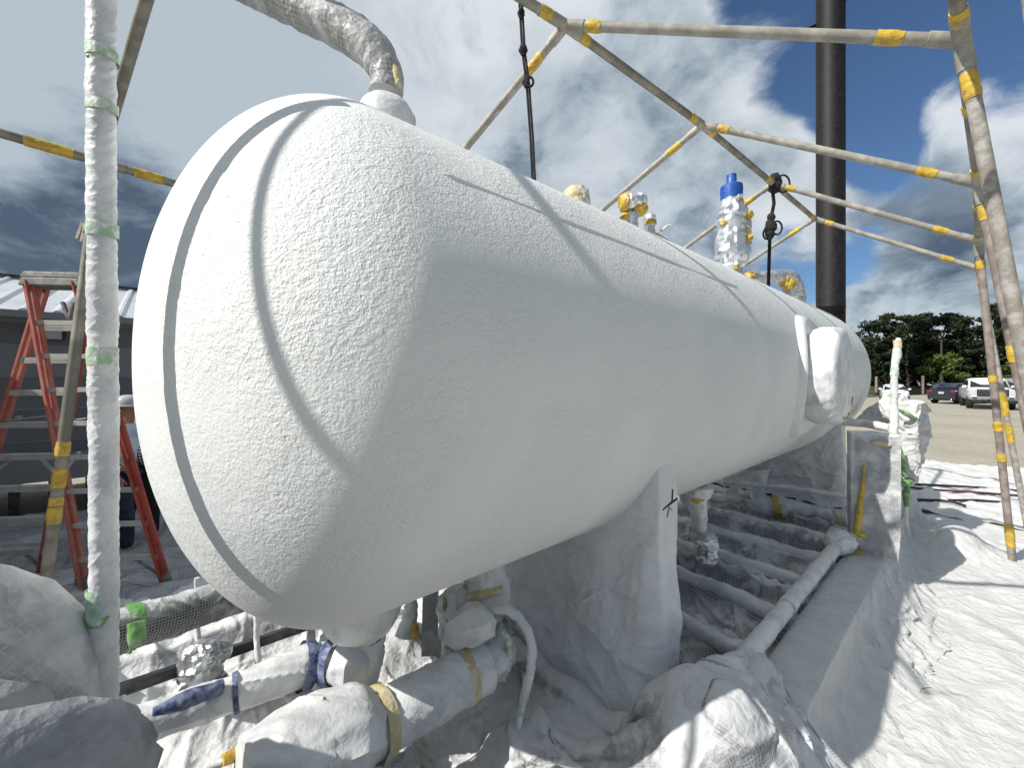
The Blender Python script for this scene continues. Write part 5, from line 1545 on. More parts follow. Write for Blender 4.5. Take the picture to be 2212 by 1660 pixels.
# green tape scrap on the sheet
sc_ = MB().tube([G(2192, 1478, .03), G(2205, 1483, .035), G(2222, 1490, .03)], [.008, .02, .008], 8, crumple=.006, cs=24, step=.01).build('tape_scrap', M['tape_green_dusty'])
tag(sc_, 'scrap of green tape lying on the sunlit ground sheet at the right edge', 'tape scrap')

# ================================================================== SITE OFFICE AT THE LEFT
def s_at(x, u):
    k = (x - CX) / F
    a0 = U3 * u
    return (k * a0.y - a0.x) / (D3.x - k * D3.y)


UW = 8.4
office = thing('site_office', W(0, UW + 1.2, 0), 'low grey site office with a white ribbed metal roof, behind the red ladder', 'building')
wb = MB(); wb.box(W(1.5, UW + 1.3, 1.72), (19, 2.6, 2.24), (D3, U3, Vector((0, 0, 1))))
wb.build('wall', M['trailer_wall'], office, smooth=None)
for (z0, z1, pr) in ((1.97, 2.42, .012), (.55, .92, .16), (2.70, 2.83, .05), (1.52, 1.545, .01), (1.08, 1.10, .01)):  # bands paler than the wall, the broadest below the eave
    tr_ = MB(); tr_.box(W(1.5, UW - pr / 2, (z0 + z1) / 2), (19, pr, z1 - z0), (D3, U3, Vector((0, 0, 1))))
    tr_.build('pale_band', M['trailer_trim'], office, smooth=None)
rows = []
ss = []
for k in range(-27, 37):
    b = k * .30
    ss += [(b, 0), (b + .04, .035), (b + .075, .035), (b + .115, 0)]
V = np.zeros((3, len(ss), 3))
for i, (s_, h_) in enumerate(ss):
    V[0, i] = W(s_, UW - .28, 2.84 + h_); V[1, i] = W(s_, UW + 1.15, 3.30 + h_); V[2, i] = W(s_, UW + 2.3, 3.66 + h_)
grid_mb(V).build('roof', M['roof_metal'], office, smooth=None)
rc = MB(); rc.beam(W(-8.2, UW + 2.32, 3.70), W(11, UW + 2.32, 3.70), .14, .05)
rc.build('ridge_cap', M['steel_dark'], office, smooth=None)
gt = MB(); gt.beam(W(-8.2, UW - .27, 2.80), W(11, UW - .27, 2.80), .05, .09)
gt.build('eave_trim', M['trailer_trim'], office, smooth=None)
w0, w1 = s_at(62, UW), s_at(142, UW)
wn = MB(); wn.box(W((w0 + w1) / 2, UW - .02, 2.62), (w1 - w0, .06, .27), (D3, U3, Vector((0, 0, 1))))
win = wn.build('window', M['glass_dark'], office, smooth=None)
a0, a1 = s_at(80, UW), s_at(137, UW)
wn = MB(); wn.box(W((a0 + a1) / 2, UW - .10, 2.575), (a1 - a0, .16, .17), (D3, U3, Vector((0, 0, 1))))
wn.build('air_conditioner', M['plastic_pale'], win, smooth=None, bevel=.012)
for (x, z) in ((108, 2.17), (240, 2.16), (42, 1.42)):
    MB().lathe(W(s_at(x, UW), UW - .012, z), -U3, [(0, .035), (.012, .035), (.016, .02), (.017, 0)], n=16).build('wall_cap', M['plastic_pale'], office, smooth=None)
for k in range(-6, 26):
    s_ = -3.4 + k * .36
    pk = MB(); pk.box(W(s_, UW + .22, .27), (.10, .10, .50), (D3, U3, Vector((0, 0, 1))))
    pk.build('support_post', M['steel_dark'], office, smooth=None)
    MB().lathe(W(s_, UW + .14, .50), (0, 0, 1), [(0, .045), (.02, .045), (.03, .03)], n=10).build('post_cap', M['plastic_pale'], office, smooth=None)

# unseen block added left of the view to shade the ground under the ladder
o2 = thing('shade_block', W(-5.6, 6.6, 0), 'tall grey unseen block beyond the left edge, added to cast the shade under the ladder', 'building')
ub = MB(); ub.box(W(-5.6, 6.85, 1.9), (4.6, 5.0, 3.8), (D3, U3, Vector((0, 0, 1))))
ub.build('wall', M['trailer_wall'], o2, smooth=None)
rb_ = MB(); rb_.box(W(-5.6, 6.85, 3.83), (4.8, 5.2, .08), (D3, U3, Vector((0, 0, 1))))
rb_.build('roof', M['roof_metal'], o2, smooth=None)

# ================================================================== LADDER
lad = thing('step_ladder', (-4.2, 3.7, 0), 'tall red fibreglass step ladder with pale treads, standing left of the wrapped post', 'ladder')
F1, F2, F3 = G(183, 1290), G(365, 1280), G(90, 1255)
F4 = F3 + (F1 - F2) * 1.08
Cc = (F1 + F2 + F3 + F4) / 4; Cc.z = 2.86
wv = ((F2 + F3) / 2 - (F1 + F4) / 2).normalized()
ev = ((F1 + F2) / 2 - (F3 + F4) / 2); ev = (ev - wv * ev.dot(wv)).normalized()
tops = {1: Cc - wv * .20 + ev * .07, 2: Cc + wv * .20 + ev * .07, 3: Cc + wv * .20 - ev * .07, 4: Cc - wv * .20 - ev * .07}
feet = {1: F1, 2: F2, 3: F3, 4: F4}
for k in (1, 2, 3, 4):
    a, b = tops[k] - Vector((0, 0, .02)), feet[k]
    sgn = 1 if k in (1, 2) else -1
    f = MB()
    f.beam(a, b, .022, .078, up=wv)
    f.beam(a + ev * (.034 * sgn) + wv * (.013 if k in (1, 4) else -.013), b + ev * (.034 * sgn) + wv * (.013 if k in (1, 4) else -.013), .03, .010, up=wv)
    f.beam(a - ev * (.034 * sgn) + wv * (.013 if k in (1, 4) else -.013), b - ev * (.034 * sgn) + wv * (.013 if k in (1, 4) else -.013), .03, .010, up=wv)
    rl = f.build('rail', M['fibre_dusty'] if k in (1, 4) else M['fibre_red'], lad, smooth=None)
    sh = MB(); d_ = (a - b).normalized(); sh.beam(b + Vector((0, 0, .0)), b + d_ * .17, .035, .09, up=wv)
    sh.build('foot', M['cap_grey'], rl, smooth=None)
    if k == 4:
        for t_ in (.30, .44):
            q = a.lerp(b, t_); s2 = MB(); s2.beam(q - wv * .013, q.lerp(b, .06) - wv * .013, .005, .05, up=wv)
            s2.build('sticker', M['sticker'], rl, smooth=None)


def on_rail(k, z):
    a, b = tops[k], feet[k]
    return a.lerp(b, (a.z - z) / (a.z - b.z))


for k in range(1, 9):
    z = .305 * k
    f = MB(); a, b = on_rail(4, z), on_rail(3, z)
    f.beam(a, b, .075, .03); f.beam(a + Vector((0, 0, -.022)) + ev * .03, b + Vector((0, 0, -.022)) + ev * .03, .012, .035)
    f.build('tread', M['alu'], lad, smooth=None)
    f = MB(); a, b = on_rail(1, z + .02), on_rail(2, z + .02)
    f.beam(a, b, .03, .042)
    f.build('rear_bar', M['alu'], lad, smooth=None)
for (k, kk, z) in ((4, 3, .305), (1, 2, .325), (1, 2, 1.3), (4, 3, 1.2)):
    a, b = on_rail(k, z), on_rail(kk, z)
    for (p, q, r_) in ((a, b, k), (b, a, kk)):
        f = MB(); f.beam(p.lerp(q, .30) + Vector((0, 0, -.015)), on_rail(r_, z - .20), .02, .02)
        f.build('brace', M['cap_grey'] if z < .5 else M['alu'], lad, smooth=None)
cp_ = MB()
cp_.box(Cc + Vector((0, 0, .035)), (.50, .20, .06), (wv, ev, Vector((0, 0, 1))), taper=.9)
cp_.box(Cc + Vector((0, 0, -.03)), (.50, .225, .075), (wv, ev, Vector((0, 0, 1))), taper=.92)
cp_.build('top_cap', M['cap_grey'], lad, smooth=None, bevel=.012)
sp_ = MB(); sp_.beam(on_rail(4, 1.55), on_rail(1, 1.62), .03, .012); sp_.beam(on_rail(3, 1.55), on_rail(2, 1.62), .03, .012)
sp_.build('spreader', M['alu'], lad, smooth=None)
hk = MB(); c_ = on_rail(2, 2.55).lerp(on_rail(1, 2.55), .35)
for (dz, dx) in ((.10, -.05), (.10, .04)):
    hk.beam(c_ + Vector((0, 0, -.05)), c_ + wv * dx + Vector((0, 0, dz)), .03, .02)
hk.build('tool_clip', M['cap_grey'], lad, smooth=None)

# ================================================================== PEOPLE
def skin_mesh(name, verts, edges, radii, m, parent, root=0, sub=2):
    me = bpy.data.meshes.new(name)
    base = base_of(parent)
    me.from_pydata([tuple(Vector(v)) for v in verts], edges, [])
    o = bpy.data.objects.new(name, me); C.objects.link(o); o.parent = parent
    md = o.modifiers.new('skin', 'SKIN'); md.use_smooth_shade = True
    if not me.skin_vertices:
        me.attributes  # layer is made with the modifier
    sv = me.skin_vertices[0].data if me.skin_vertices else None
    if sv is None:
        bm = bmesh.new(); bm.from_mesh(me); bm.verts.layers.skin.verify(); bm.to_mesh(me); bm.free()
        sv = me.skin_vertices[0].data
    for i, r in enumerate(radii):
        sv[i].radius = r if isinstance(r, tuple) else (r, r)
        sv[i].use_root = (i == root)
    s_ = o.modifiers.new('sub', 'SUBSURF'); s_.levels = 1; s_.render_levels = sub
    me.materials.append(m)
    return o


def person(loc, heading, label, shirt, trousers, boot, hat=None, lean=0.0, stride=.12, arm=(.0, .12), turn=0.0):
    root = thing('person', loc, label, 'person')
    root.rotation_euler = (0, 0, heading)
    V, E, Rr = [], [], []
    def v(p, r, par=None):
        V.append(p); Rr.append(r)
        if par is not None: E.append((par, len(V) - 1))
        return len(V) - 1
    pel = v((0, 0, .93), (.135, .10)); sp = v((0, lean * .3, 1.12), (.125, .095), pel); ch = v((0, lean * .7, 1.32), (.15, .10), sp)
    nb = v((0, lean, 1.44), (.075, .065), ch); nk = v((0, lean + .01, 1.50), (.052, .052), nb)
    hx, hy = math.sin(turn), math.cos(turn)
    h0 = v((hx * .015, lean + .02 + .0 * hy, 1.555), (.062, .068), nk); h1 = v((hx * .02, lean + .02, 1.62), (.072, .088), h0); h2 = v((hx * .015, lean + .01, 1.69), (.070, .080), h1)
    v((hx * .115, lean + .02 + hy * .115, 1.60), (.013, .013), h1)                # nose
    for sx in (-1, 1): v((sx * .082 * hy, lean + .01, 1.61), (.012, .018), h1)       # ears
    arms = []
    for sx in (-1, 1):
        sh = v((sx * .165, lean * .8, 1.40), (.06, .06), ch); el = v((sx * .235, lean * .6 - .05 + arm[0], 1.13), .043, sh); wr = v((sx * .225, lean * .4 + arm[1], .91), .029, el)
        pm = v((sx * .222, lean * .4 + arm[1] + .03, .855), (.036, .02), wr)
        for f in range(4):
            fx = sx * .222 + (f - 1.5) * .008; fy = lean * .4 + arm[1] + .02 + f * .014
            ln = (.062, .072, .068, .054)[3 - f]
            k1 = v((fx, fy, .855 - .035), .0095, pm); v((fx - sx * .012, fy + .008, .855 - .035 - ln * .55), .0085, k1)
        t1 = v((sx * .205, lean * .4 + arm[1] + .062, .85), .010, pm); v((sx * .195, lean * .4 + arm[1] + .075, .815), .009, t1)
        arms.append((sh, el, wr))
    legs = []
    for sx in (-1, 1):
        yo = sx * stride
        hp = v((sx * .085, 0, .88), (.085, .085), pel); kn = v((sx * .10, yo * .55 + .03, .49), .056, hp); an = v((sx * .11, yo - .03, .10), .038, kn); to = v((sx * .12, yo + .11, .035), (.036, .026), an)
        legs.append((hp, kn, an, to))
    body = skin_mesh('body', V, E, Rr, M['skin'], root, pel)
    ex = lambda i, k=.016: tuple(q + k for q in (Rr[i] if isinstance(Rr[i], tuple) else (Rr[i], Rr[i])))
    ids = [pel, sp, ch, nb] + [i for a in arms for i in a[:2]]
    vs_ = [V[i] for i in ids]; es = [(0, 1), (1, 2), (2, 3), (2, 4), (4, 5), (2, 6), (6, 7)]
    for q, a in enumerate(arms):                                                     # sleeve ends just short of the wrist
        p0, p1 = Vector(V[a[1]]), Vector(V[a[2]])
        vs_.append(tuple(p0.lerp(p1, .8))); es.append((5 + 2 * q, len(vs_) - 1))
    skin_mesh('shirt', vs_, es, [ex(i, .022) for i in ids] + [.045, .045], shirt, root)
    ids = [pel] + [i for l in legs for i in l[:3]]
    vs_ = [V[i] for i in ids]; vs_[0] = (vs_[0][0], vs_[0][1], .95)
    skin_mesh('trousers', vs_, [(0, 1), (1, 2), (2, 3), (0, 4), (4, 5), (5, 6)], [(.14, .105)] + [ex(i, .026) for i in ids[1:]], trousers, root)
    for l in legs:
        skin_mesh('boot', [V[l[2]], (V[l[2]][0], V[l[2]][1] - .02, .05), V[l[3]]], [(0, 1), (1, 2)], [.055, (.05, .05), (.052, .042)], boot, root)
    if hat:
        hm = MB()
        c = Vector((0, 0, 0))
        hm.lathe(Vector((0, lean + .012, 1.655)), (0, 0, 1), [(-.012, .148), (0, .15), (.006, .125), (.03, .122), (.07, .108), (.10, .078), (.115, .04), (.118, 0)], n=32)
        me_o = hm.build('hard_hat', hat, None, smooth=60)
        me_o.data.transform(Matrix.Translation(me_o.location)); me_o.location = (0, 0, 0); me_o.parent = root
    skin_mesh('hair', [(0, lean - .01, 1.60), (0, lean - .02, 1.66)], [(0, 1)], [(.078, .080), (.078, .088)], M['hair'], root)
    return root


pg = G(282, 1200)
person((pg.x - .10, pg.y, 0), R_(-82), 'worker in grey hard hat, pale shirt and dark jeans, half hidden by the wrapped post', M['shirt_white'], M['jeans'], M['boot'], M['hat'], lean=.05, stride=.16, arm=(-.02, .10), turn=0.1)
pg = G(340, 1181)
person((pg.x - .27, pg.y + .05, 0), R_(-40), 'person in navy checked shirt and black trousers, mostly hidden behind the near head', M['plaid'], M['trousers'], M['boot_black'], None, lean=-.02, stride=.14)

# ================================================================== VEHICLES
def wheel(root, p, r, w):
    t = thing_part('wheel', root, p)
    ax = Vector((1, 0, 0))
    MB().lathe(Vector(p) - ax * w / 2, ax, [(0, r * .62), (.0, r * .93), (w * .12, r), (w * .88, r), (w, r * .93), (w, r * .62)], n=28).build('tyre', M['tyre'], t, smooth=35)
    MB().lathe(Vector(p) - ax * w * .46, ax, [(0, 0), (0.0, r * .62), (w * .92, r * .62), (w * .92, 0)], n=20).build('rim', M['chrome'], t, smooth=35)
    return t


def vehicle(name, loc, heading, label, cat, paint, st, cabin, wheels, front=None, rear=None, group='vehicles parked on the gravel lot'):
    """st: stations (y, half width, z under, z top); cabin: stations (y, half width low, half width roof, z low, z roof)"""
    t = thing(name, (0, 0, 0), label, cat, group)
    V = []
    for (y, w, z0, z1) in st:
        V.append([(-w * .80, y, z0), (-w * .97, y, z0 + .10), (-w, y, z0 + (z1 - z0) * .55), (-w * .97, y, z1 - .10), (-w * .86, y, z1 - .02), (-w * .45, y, z1 + .015), (w * .45, y, z1 + .015), (w * .86, y, z1 - .02), (w * .97, y, z1 - .10), (w, y, z0 + (z1 - z0) * .55), (w * .97, y, z0 + .10), (w * .80, y, z0), (-w * .8, y, z0)])
    mb = grid_mb(np.array(V)); n = 13; m = len(st)
    mb.f.append(tuple(range(12))); mb.f.append(tuple((m - 1) * n + i for i in range(11, -1, -1)))
    mb.build('body', paint, t, smooth=40)
    V = []
    for (y, wl, wr, z0, z1) in cabin:
        V.append([(-wl, y, z0), (-wr - .02, y, z1 - .08), (-wr * .9, y, z1 - .015), (-wr * .4, y, z1 + .015), (wr * .4, y, z1 + .015), (wr * .9, y, z1 - .015), (wr + .02, y, z1 - .08), (wl, y, z0)])
    mb = grid_mb(np.array(V)); mb.f.append(tuple(range(8))); q = (len(cabin) - 1) * 8; mb.f.append(tuple(q + i for i in range(7, -1, -1)))
    mb.build('cabin', paint, t, smooth=40)
    # glazing, a few millimetres proud of the cabin
    c0, c1, c2, c3 = cabin[0], cabin[1], cabin[-2], cabin[-1]
    def glass(nm, pts):
        g_ = MB(); a, b, c, d = [Vector(p) for p in pts]; nrm = (b - a).cross(d - a).normalized() * .012
        g_.add([a + nrm, b + nrm, c + nrm, d + nrm, a - nrm, b - nrm, c - nrm, d - nrm], [(0, 1, 2, 3), (7, 6, 5, 4), (0, 4, 5, 1), (1, 5, 6, 2), (2, 6, 7, 3), (3, 7, 4, 0)])
        g_.build(nm, M['glass_dark'], t, smooth=None)
    glass('windscreen', [(-c3[1] * .9, c3[0] + .012, c3[3] + .06), (c3[1] * .9, c3[0] + .012, c3[3] + .06), (c2[2] * .92, c2[0] + .03, c2[4] - .07), (-c2[2] * .92, c2[0] + .03, c2[4] - .07)])
    glass('rear_window', [(c0[1] * .88, c0[0] - .012, c0[3] + .06), (-c0[1] * .88, c0[0] - .012, c0[3] + .06), (-c1[2] * .9, c1[0] - .03, c1[4] - .08), (c1[2] * .9, c1[0] - .03, c1[4] - .08)])
    for sx in (-1, 1):
        ym = (c1[0] + c2[0]) / 2
        for (ya, yb, yc, yd) in ((c0[0] * .55 + c1[0] * .45, ym - .04, ym - .04, c1[0] + .08), (ym + .04, c3[0] * .6 + c2[0] * .4, c2[0] - .05, ym + .04)):
            glass('side_window', [(sx * (c1[1] + .005), ya, c1[3] + .08), (sx * (c1[1] + .005), yb, c1[3] + .08), (sx * (c1[2] + .02), yc, c1[4] - .13), (sx * (c1[2] + .02), yd, c1[4] - .13)])
    (wy0, wy1, r, w, hw) = wheels
    for y in (wy0, wy1):
        for sx in (-1, 1):
            wheel(t, (sx * hw, y, r), r, w)
    if front: front(t)
    if rear: rear(t)
    for sx in (-1, 1):
        b = MB(); b.box((sx * (cabin[-1][1] + .14), cabin[-1][0] - .25, cabin[-1][3] + .10), (.20, .10, .14)); b.build('mirror', paint, t, smooth=None, bevel=.03)
    t.location = loc; t.rotation_euler = (0, 0, heading)
    return t


def bxp(t, nm, m, c, s, bev=.0):
    b = MB(); b.box(c, s)
    # parts are built round the thing's own origin
    return b.build(nm, m, t, smooth=None, bevel=bev)


def sedan_front(t):
    yf = 2.22
    for sx in (-1, 1):
        b = MB(); b.add([(sx * .42, yf + .0, .62), (sx * .80, yf - .18, .66), (sx * .84, yf - .22, .76), (sx * .48, yf + .0, .73), (sx * .42, yf - .1, .62), (sx * .80, yf - .28, .66), (sx * .84, yf - .32, .76), (sx * .48, yf - .1, .73)], [(0, 1, 2, 3), (4, 7, 6, 5), (0, 4, 5, 1), (1, 5, 6, 2), (2, 6, 7, 3), (3, 7, 4, 0)])
        b.build('headlight', M['glass_dark'], t, smooth=None)
        bxp(t, 'fog_lamp', M['car_black'], (sx * .68, yf - .09, .40), (.22, .10, .14), .02)
    bxp(t, 'grille', M['car_black'], (0, yf - .01, .66), (.62, .08, .13), .03)
    o_ = MB().lathe((0, yf + .03, .68), (0, 1, 0), [(0, .055), (.012, .05), (.014, 0)], n=16).build('emblem', M['chrome'], t, smooth=None)
    bxp(t, 'lower_intake', M['car_black'], (0, yf, .40), (.95, .10, .10), .02)
    bxp(t, 'front_plate', M['plastic_pale'], (0, yf + .055, .50), (.30, .012, .13))
    bxp(t, 'lower_lip', M['car_black'], (0, yf - .04, .24), (1.5, .14, .07), .02)


def truck_front(t):
    yf = 3.0
    bxp(t, 'grille', M['car_black'], (0, yf + .01, 1.06), (1.30, .10, .44), .03)
    for z in (1.17, 1.05, .93):
        bxp(t, 'grille_bar', M['steel_dark'], (0, yf + .065, z), (1.22, .03, .045), .01)
    o_ = MB().lathe((0, yf + .08, 1.08), (0, 1, 0), [(0, .10), (.014, .095), (.016, 0)], n=20).build('emblem', M['chrome'], t, smooth=None)
    for sx in (-1, 1):
        b = MB(); b.box((sx * .83, yf - .02, 1.10), (.30, .12, .34)); b.build('headlight', M['lamp'], t, smooth=None, bevel=.03)
        bxp(t, 'tow_hook', M['car_black'], (sx * .38, yf + .12, .55), (.08, .10, .08), .01)
        bxp(t, 'fog_lamp', M['car_black'], (sx * .74, yf + .115, .72), (.20, .03, .10), .01)
    bxp(t, 'bumper', M['chrome'], (0, yf + .02, .72), (1.96, .20, .22), .05)
    bxp(t, 'lower_valance', M['car_black'], (0, yf - .02, .52), (1.8, .18, .18), .03)
    bxp(t, 'front_plate', M['car_black'], (.1, yf + .125, .62), (.22, .012, .10))


def suv_rear(t):
    yr = -2.28
    for sx in (-1, 1):
        b = MB(); b.box((sx * .70, yr + .06, .98), (.34, .14, .14)); b.build('tail_light', M['lamp_red'], t, smooth=None, bevel=.03)
        bxp(t, 'exhaust_tip', M['chrome'], (sx * .55, yr, .36), (.14, .10, .06), .02)
    bxp(t, 'rear_plate', M['plastic_pale'], (0, yr - .015, .86), (.32, .014, .16))
    bxp(t, 'bumper', M['car_black'], (0, yr + .04, .44), (1.6, .16, .26), .05)
    b = MB(); b.add([(-.62, -1.85, 1.60), (.62, -1.85, 1.60), (.58, -2.12, 1.55), (-.58, -2.12, 1.55), (-.62, -1.85, 1.56), (.62, -1.85, 1.56), (.58, -2.12, 1.52), (-.58, -2.12, 1.52)], [(0, 1, 2, 3), (7, 6, 5, 4), (0, 4, 5, 1), (1, 5, 6, 2), (2, 6, 7, 3), (3, 7, 4, 0)])
    b.build('spoiler', M['car_blue'], t, smooth=None)


SED = [(-2.28, .70, .35, .85), (-2.15, .82, .24, 1.0), (-1.4, .88, .20, 1.02), (0, .89, .18, .98), (1.0, .89, .20, .96), (1.7, .87, .20, .88), (2.1, .80, .22, .78), (2.24, .66, .30, .66)]
SEDC = [(-1.75, .70, .60, 1.0, 1.05), (-1.0, .80, .60, .97, 1.43), (.15, .82, .60, .96, 1.46), (1.05, .78, .62, .95, .99)]
TRK = [(-3.1, .96, .62, 1.30), (-2.9, 1.0, .55, 1.38), (-.6, 1.0, .52, 1.40), (.8, 1.0, .50, 1.38), (1.5, 1.0, .52, 1.36), (2.6, .98, .55, 1.30), (2.92, .94, .58, 1.24), (3.0, .88, .62, 1.18)]
TRKC = [(-.75, .92, .80, 1.38, 1.92), (-.45, .94, .78, 1.37, 1.98), (.85, .94, .78, 1.36, 1.99), (1.62, .90, .80, 1.34, 1.39)]
SUV = [(-2.28, .78, .40, 1.02), (-2.15, .90, .30, 1.12), (-1.4, .94, .24, 1.08), (0, .94, .24, 1.03), (1.2, .93, .26, 1.0), (1.9, .88, .28, .92), (2.2, .76, .32, .80)]
SUVC = [(-2.12, .78, .62, 1.08, 1.20), (-1.55, .85, .66, 1.05, 1.57), (.2, .86, .68, 1.03, 1.62), (1.15, .82, .66, 1.0, 1.05)]


def facing(p, extra=0.0):
    """heading that turns a vehicle's front (+y) towards the camera, plus extra"""
    return math.atan2(p.x, -p.y) + extra


pA = G(1931, 869); pA.z = 0
vehicle('sedan', pA * (1 + 2.25 / pA.length), facing(pA, .06), 'small white sedan facing the camera, parked beside the thin upright rod', 'car', M['car_white'], SED, SEDC, (-1.35, 1.35, .32, .21, .78), sedan_front)
pB = G(2128, 886); pB.z = 0
vehicle('pickup_truck', pB * (1 + 3.00 / pB.length), facing(pB, .10), 'large white pickup truck with a black grille facing the camera, behind the canopy legs', 'pickup truck', M['car_white'], TRK, TRKC, (-1.9, 1.95, .41, .28, .86), truck_front)
pC = G(2072, 875); pC.z = 0
vehicle('sport_utility_car', pC * (1 + 2.30 / pC.length), facing(pC, math.pi - .42), 'dark blue car seen from behind with red tail lights, left of the white pickup', 'car', M['car_blue'], SUV, SUVC, (-1.35, 1.40, .36, .24, .82), None, suv_rear)
pD = G(2200, 874); pD.z = 0
vehicle('pickup_truck', pD * (1 + 3.00 / pD.length), facing(pD, .10), 'grey pickup truck parked farther back, right of the white pickup', 'pickup truck', M['car_silver'], TRK, TRKC, (-1.9, 1.95, .41, .28, .86), truck_front)

# ================================================================== TREES
def leaf_cloud(centers, rad, n, size, seed, flat=1.0):
    r = np.random.default_rng(seed)
    idx = r.integers(0, len(centers), n)
    d = r.normal(size=(n, 3)); d /= np.linalg.norm(d, axis=1)[:, None]
    q = centers[idx] + d * (rad[idx] * r.uniform(.25, 1.0, n) ** .6)[:, None] * np.array([1, 1, flat])
    a = r.normal(size=(n, 3)); a /= np.linalg.norm(a, axis=1)[:, None]
    b = np.cross(a, d); b /= np.linalg.norm(b, axis=1)[:, None] + 1e-6
    s1 = (size * r.uniform(.5, 1.3, n))[:, None]
    V = np.stack([q - a * s1 - b * s1 * .5, q + a * s1 - b * s1 * .5, q + a * s1 * .7 + b * s1 * .6, q - a * s1 * .7 + b * s1 * .6], 1)
    return V.reshape(-1, 3)


def tree_mesh(kind, seed):
    """(crown mesh, trunk mesh) of a tree about 9 m tall, at the origin"""
    r = np.random.default_rng(seed)
    cs, rs = [], []
    tk = MB()
    H = 9.0
    tk.tube([(0, 0, -.1), (.05, .02, 1.5), (.1, -.05, 4), (0, .05, 7.5)], [.20, .16, .11, .04], 10)
    if kind == 'broad':
        for i in range(46):
            z = r.uniform(1.6, H); t = (z - 1.6) / (H - 1.6)
            R0 = 2.9 * math.sqrt(max(0, math.sin(math.pi * (t * .86 + .10))))
            a = r.uniform(0, 6.28); q = R0 * r.uniform(.3, 1.0)
            c = (q * math.cos(a), q * math.sin(a), z); cs.append(c); rs.append(r.uniform(.55, 1.1))
            if i % 3 == 0: tk.tube([(0, 0, z * .6), (c[0] * .6, c[1] * .6, z * .9), c], [.06, .035, .012], 6)
        n, sz = 5200, .15
    elif kind == 'loose':
        for i in range(34):
            z = r.uniform(1.8, H + .6); t = (z - 1.8) / (H - 1.2)
            R0 = 2.3 * (1 - t) ** .6 + .25
            a = r.uniform(0, 6.28); q = R0 * r.uniform(.2, 1.0)
            c = (q * math.cos(a), q * math.sin(a), z); cs.append(c); rs.append(r.uniform(.35, .75))
            tk.tube([(0, 0, z * .75), (c[0] * .6, c[1] * .6, z * .92), c], [.05, .03, .01], 6)
        n, sz = 3000, .13
    else:
        for i in range(26):
            z = r.uniform(.5, 4.6); t = z / 4.6
            R0 = 2.4 * math.sqrt(max(0, math.sin(math.pi * (t * .8 + .15))))
            a = r.uniform(0, 6.28); q = R0 * r.uniform(.2, 1.0)
            cs.append((q * math.cos(a), q * math.sin(a), z)); rs.append(r.uniform(.5, .9))
        n, sz = 3200, .13
    V = leaf_cloud(np.array(cs), np.array(rs), n, sz, seed, .75)
    cr = MB(); cr.add(V.tolist(), [(4 * i, 4 * i + 1, 4 * i + 2, 4 * i + 3) for i in range(n)])
    return cr, tk


protos = {}


def tree(kind, seed, x, Y, ht, label, wide=1.0, group='trees along the far edge of the lot'):
    key = (kind, seed)
    p = P(x, HY, Y); p.z = 0
    t = thing('tree', p, label, 'tree', group)
    if key not in protos:
        cr, tk = tree_mesh(kind, seed)
        holder = bpy.data.objects.new('holder', None)
        a = cr.build('crown', M['leaf_light'] if kind == 'bush' else M['leaf'], None, smooth=None); b = tk.build('trunk', M['bark'], None, smooth=60)
        for o in (a, b):
            o.data.transform(Matrix.Translation(o.location)); o.location = (0, 0, 0); o.parent = t
        protos[key] = (a, b)
    else:
        for o in protos[key]:
            c = o.copy(); C.objects.link(c); c.parent = t; c.location = (0, 0, 0)
    k = ht / (9.0 if kind != 'bush' else 4.6)
    t.scale = (k * wide, k * wide, k)
    t.rotation_euler = (0, 0, seed * 1.3 + x * .01)
    return t


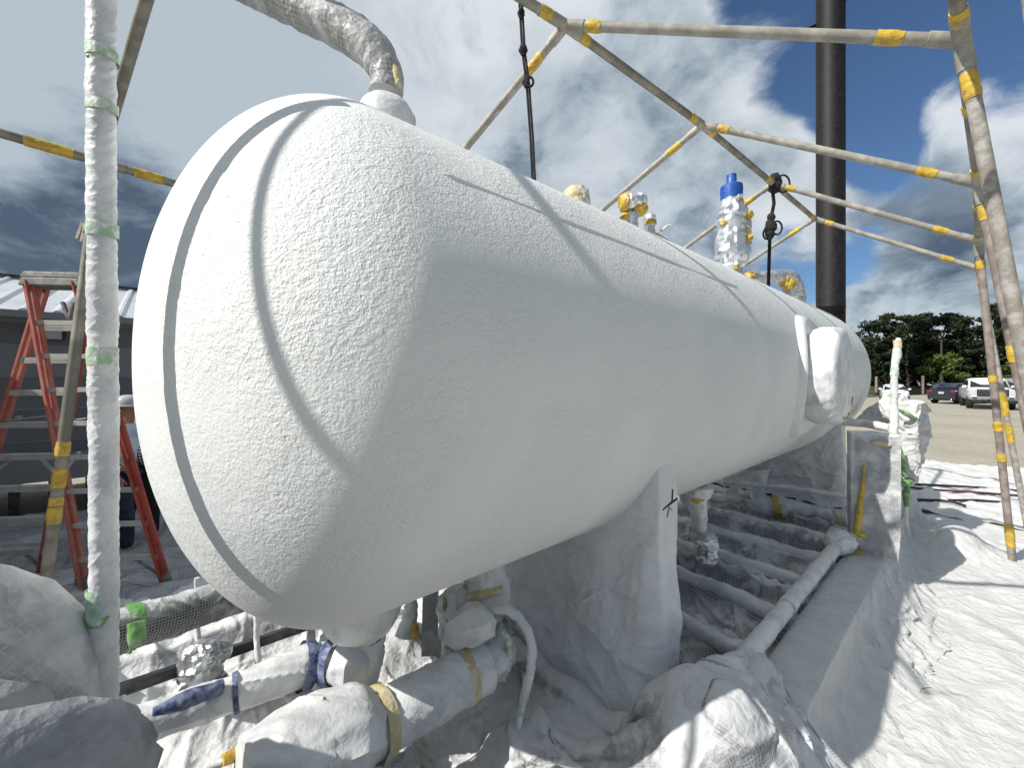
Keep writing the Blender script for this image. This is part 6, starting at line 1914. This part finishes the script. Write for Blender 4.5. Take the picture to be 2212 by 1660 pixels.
TREES = [
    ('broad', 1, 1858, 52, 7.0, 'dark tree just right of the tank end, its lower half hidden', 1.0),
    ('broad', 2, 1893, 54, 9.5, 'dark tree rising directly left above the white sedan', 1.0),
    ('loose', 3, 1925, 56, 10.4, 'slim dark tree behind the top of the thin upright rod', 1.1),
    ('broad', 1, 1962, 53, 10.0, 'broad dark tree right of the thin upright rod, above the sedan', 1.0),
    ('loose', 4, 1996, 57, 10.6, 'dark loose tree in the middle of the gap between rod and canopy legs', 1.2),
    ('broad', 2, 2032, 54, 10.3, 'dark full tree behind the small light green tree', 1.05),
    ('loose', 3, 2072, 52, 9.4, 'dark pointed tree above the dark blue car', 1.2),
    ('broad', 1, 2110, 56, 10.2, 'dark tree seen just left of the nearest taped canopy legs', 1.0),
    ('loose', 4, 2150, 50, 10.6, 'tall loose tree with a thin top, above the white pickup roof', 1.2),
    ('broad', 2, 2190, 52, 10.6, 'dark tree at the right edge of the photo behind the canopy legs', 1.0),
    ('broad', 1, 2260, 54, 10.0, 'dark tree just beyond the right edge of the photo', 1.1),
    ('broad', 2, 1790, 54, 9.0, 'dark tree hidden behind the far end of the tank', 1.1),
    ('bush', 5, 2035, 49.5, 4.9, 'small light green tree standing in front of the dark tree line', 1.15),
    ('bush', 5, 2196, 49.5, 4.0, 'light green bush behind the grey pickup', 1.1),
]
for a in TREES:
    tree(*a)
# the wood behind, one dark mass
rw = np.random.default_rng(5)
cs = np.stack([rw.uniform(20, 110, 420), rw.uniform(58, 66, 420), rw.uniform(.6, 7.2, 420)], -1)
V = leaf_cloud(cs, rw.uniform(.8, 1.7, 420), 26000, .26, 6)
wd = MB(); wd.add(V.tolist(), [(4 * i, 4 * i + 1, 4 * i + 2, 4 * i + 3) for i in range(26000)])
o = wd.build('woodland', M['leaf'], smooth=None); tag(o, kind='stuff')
for (x, Y, h_, lab) in ((1893, 47.5, 2.2, 'grey wooden post behind the left side of the white sedan'), (1993, 47.5, 2.3, 'grey wooden post standing between the sedan and the dark blue car')):
    p = P(x, HY, Y)
    b = MB().tube([(p.x, p.y, 0), (p.x, p.y, h_ * .5), (p.x + .02, p.y, h_)], [.16, .15, .14], 10).build('wooden_post', M['wood'])
    tag(b, lab, 'post', 'posts along the far edge of the lot')
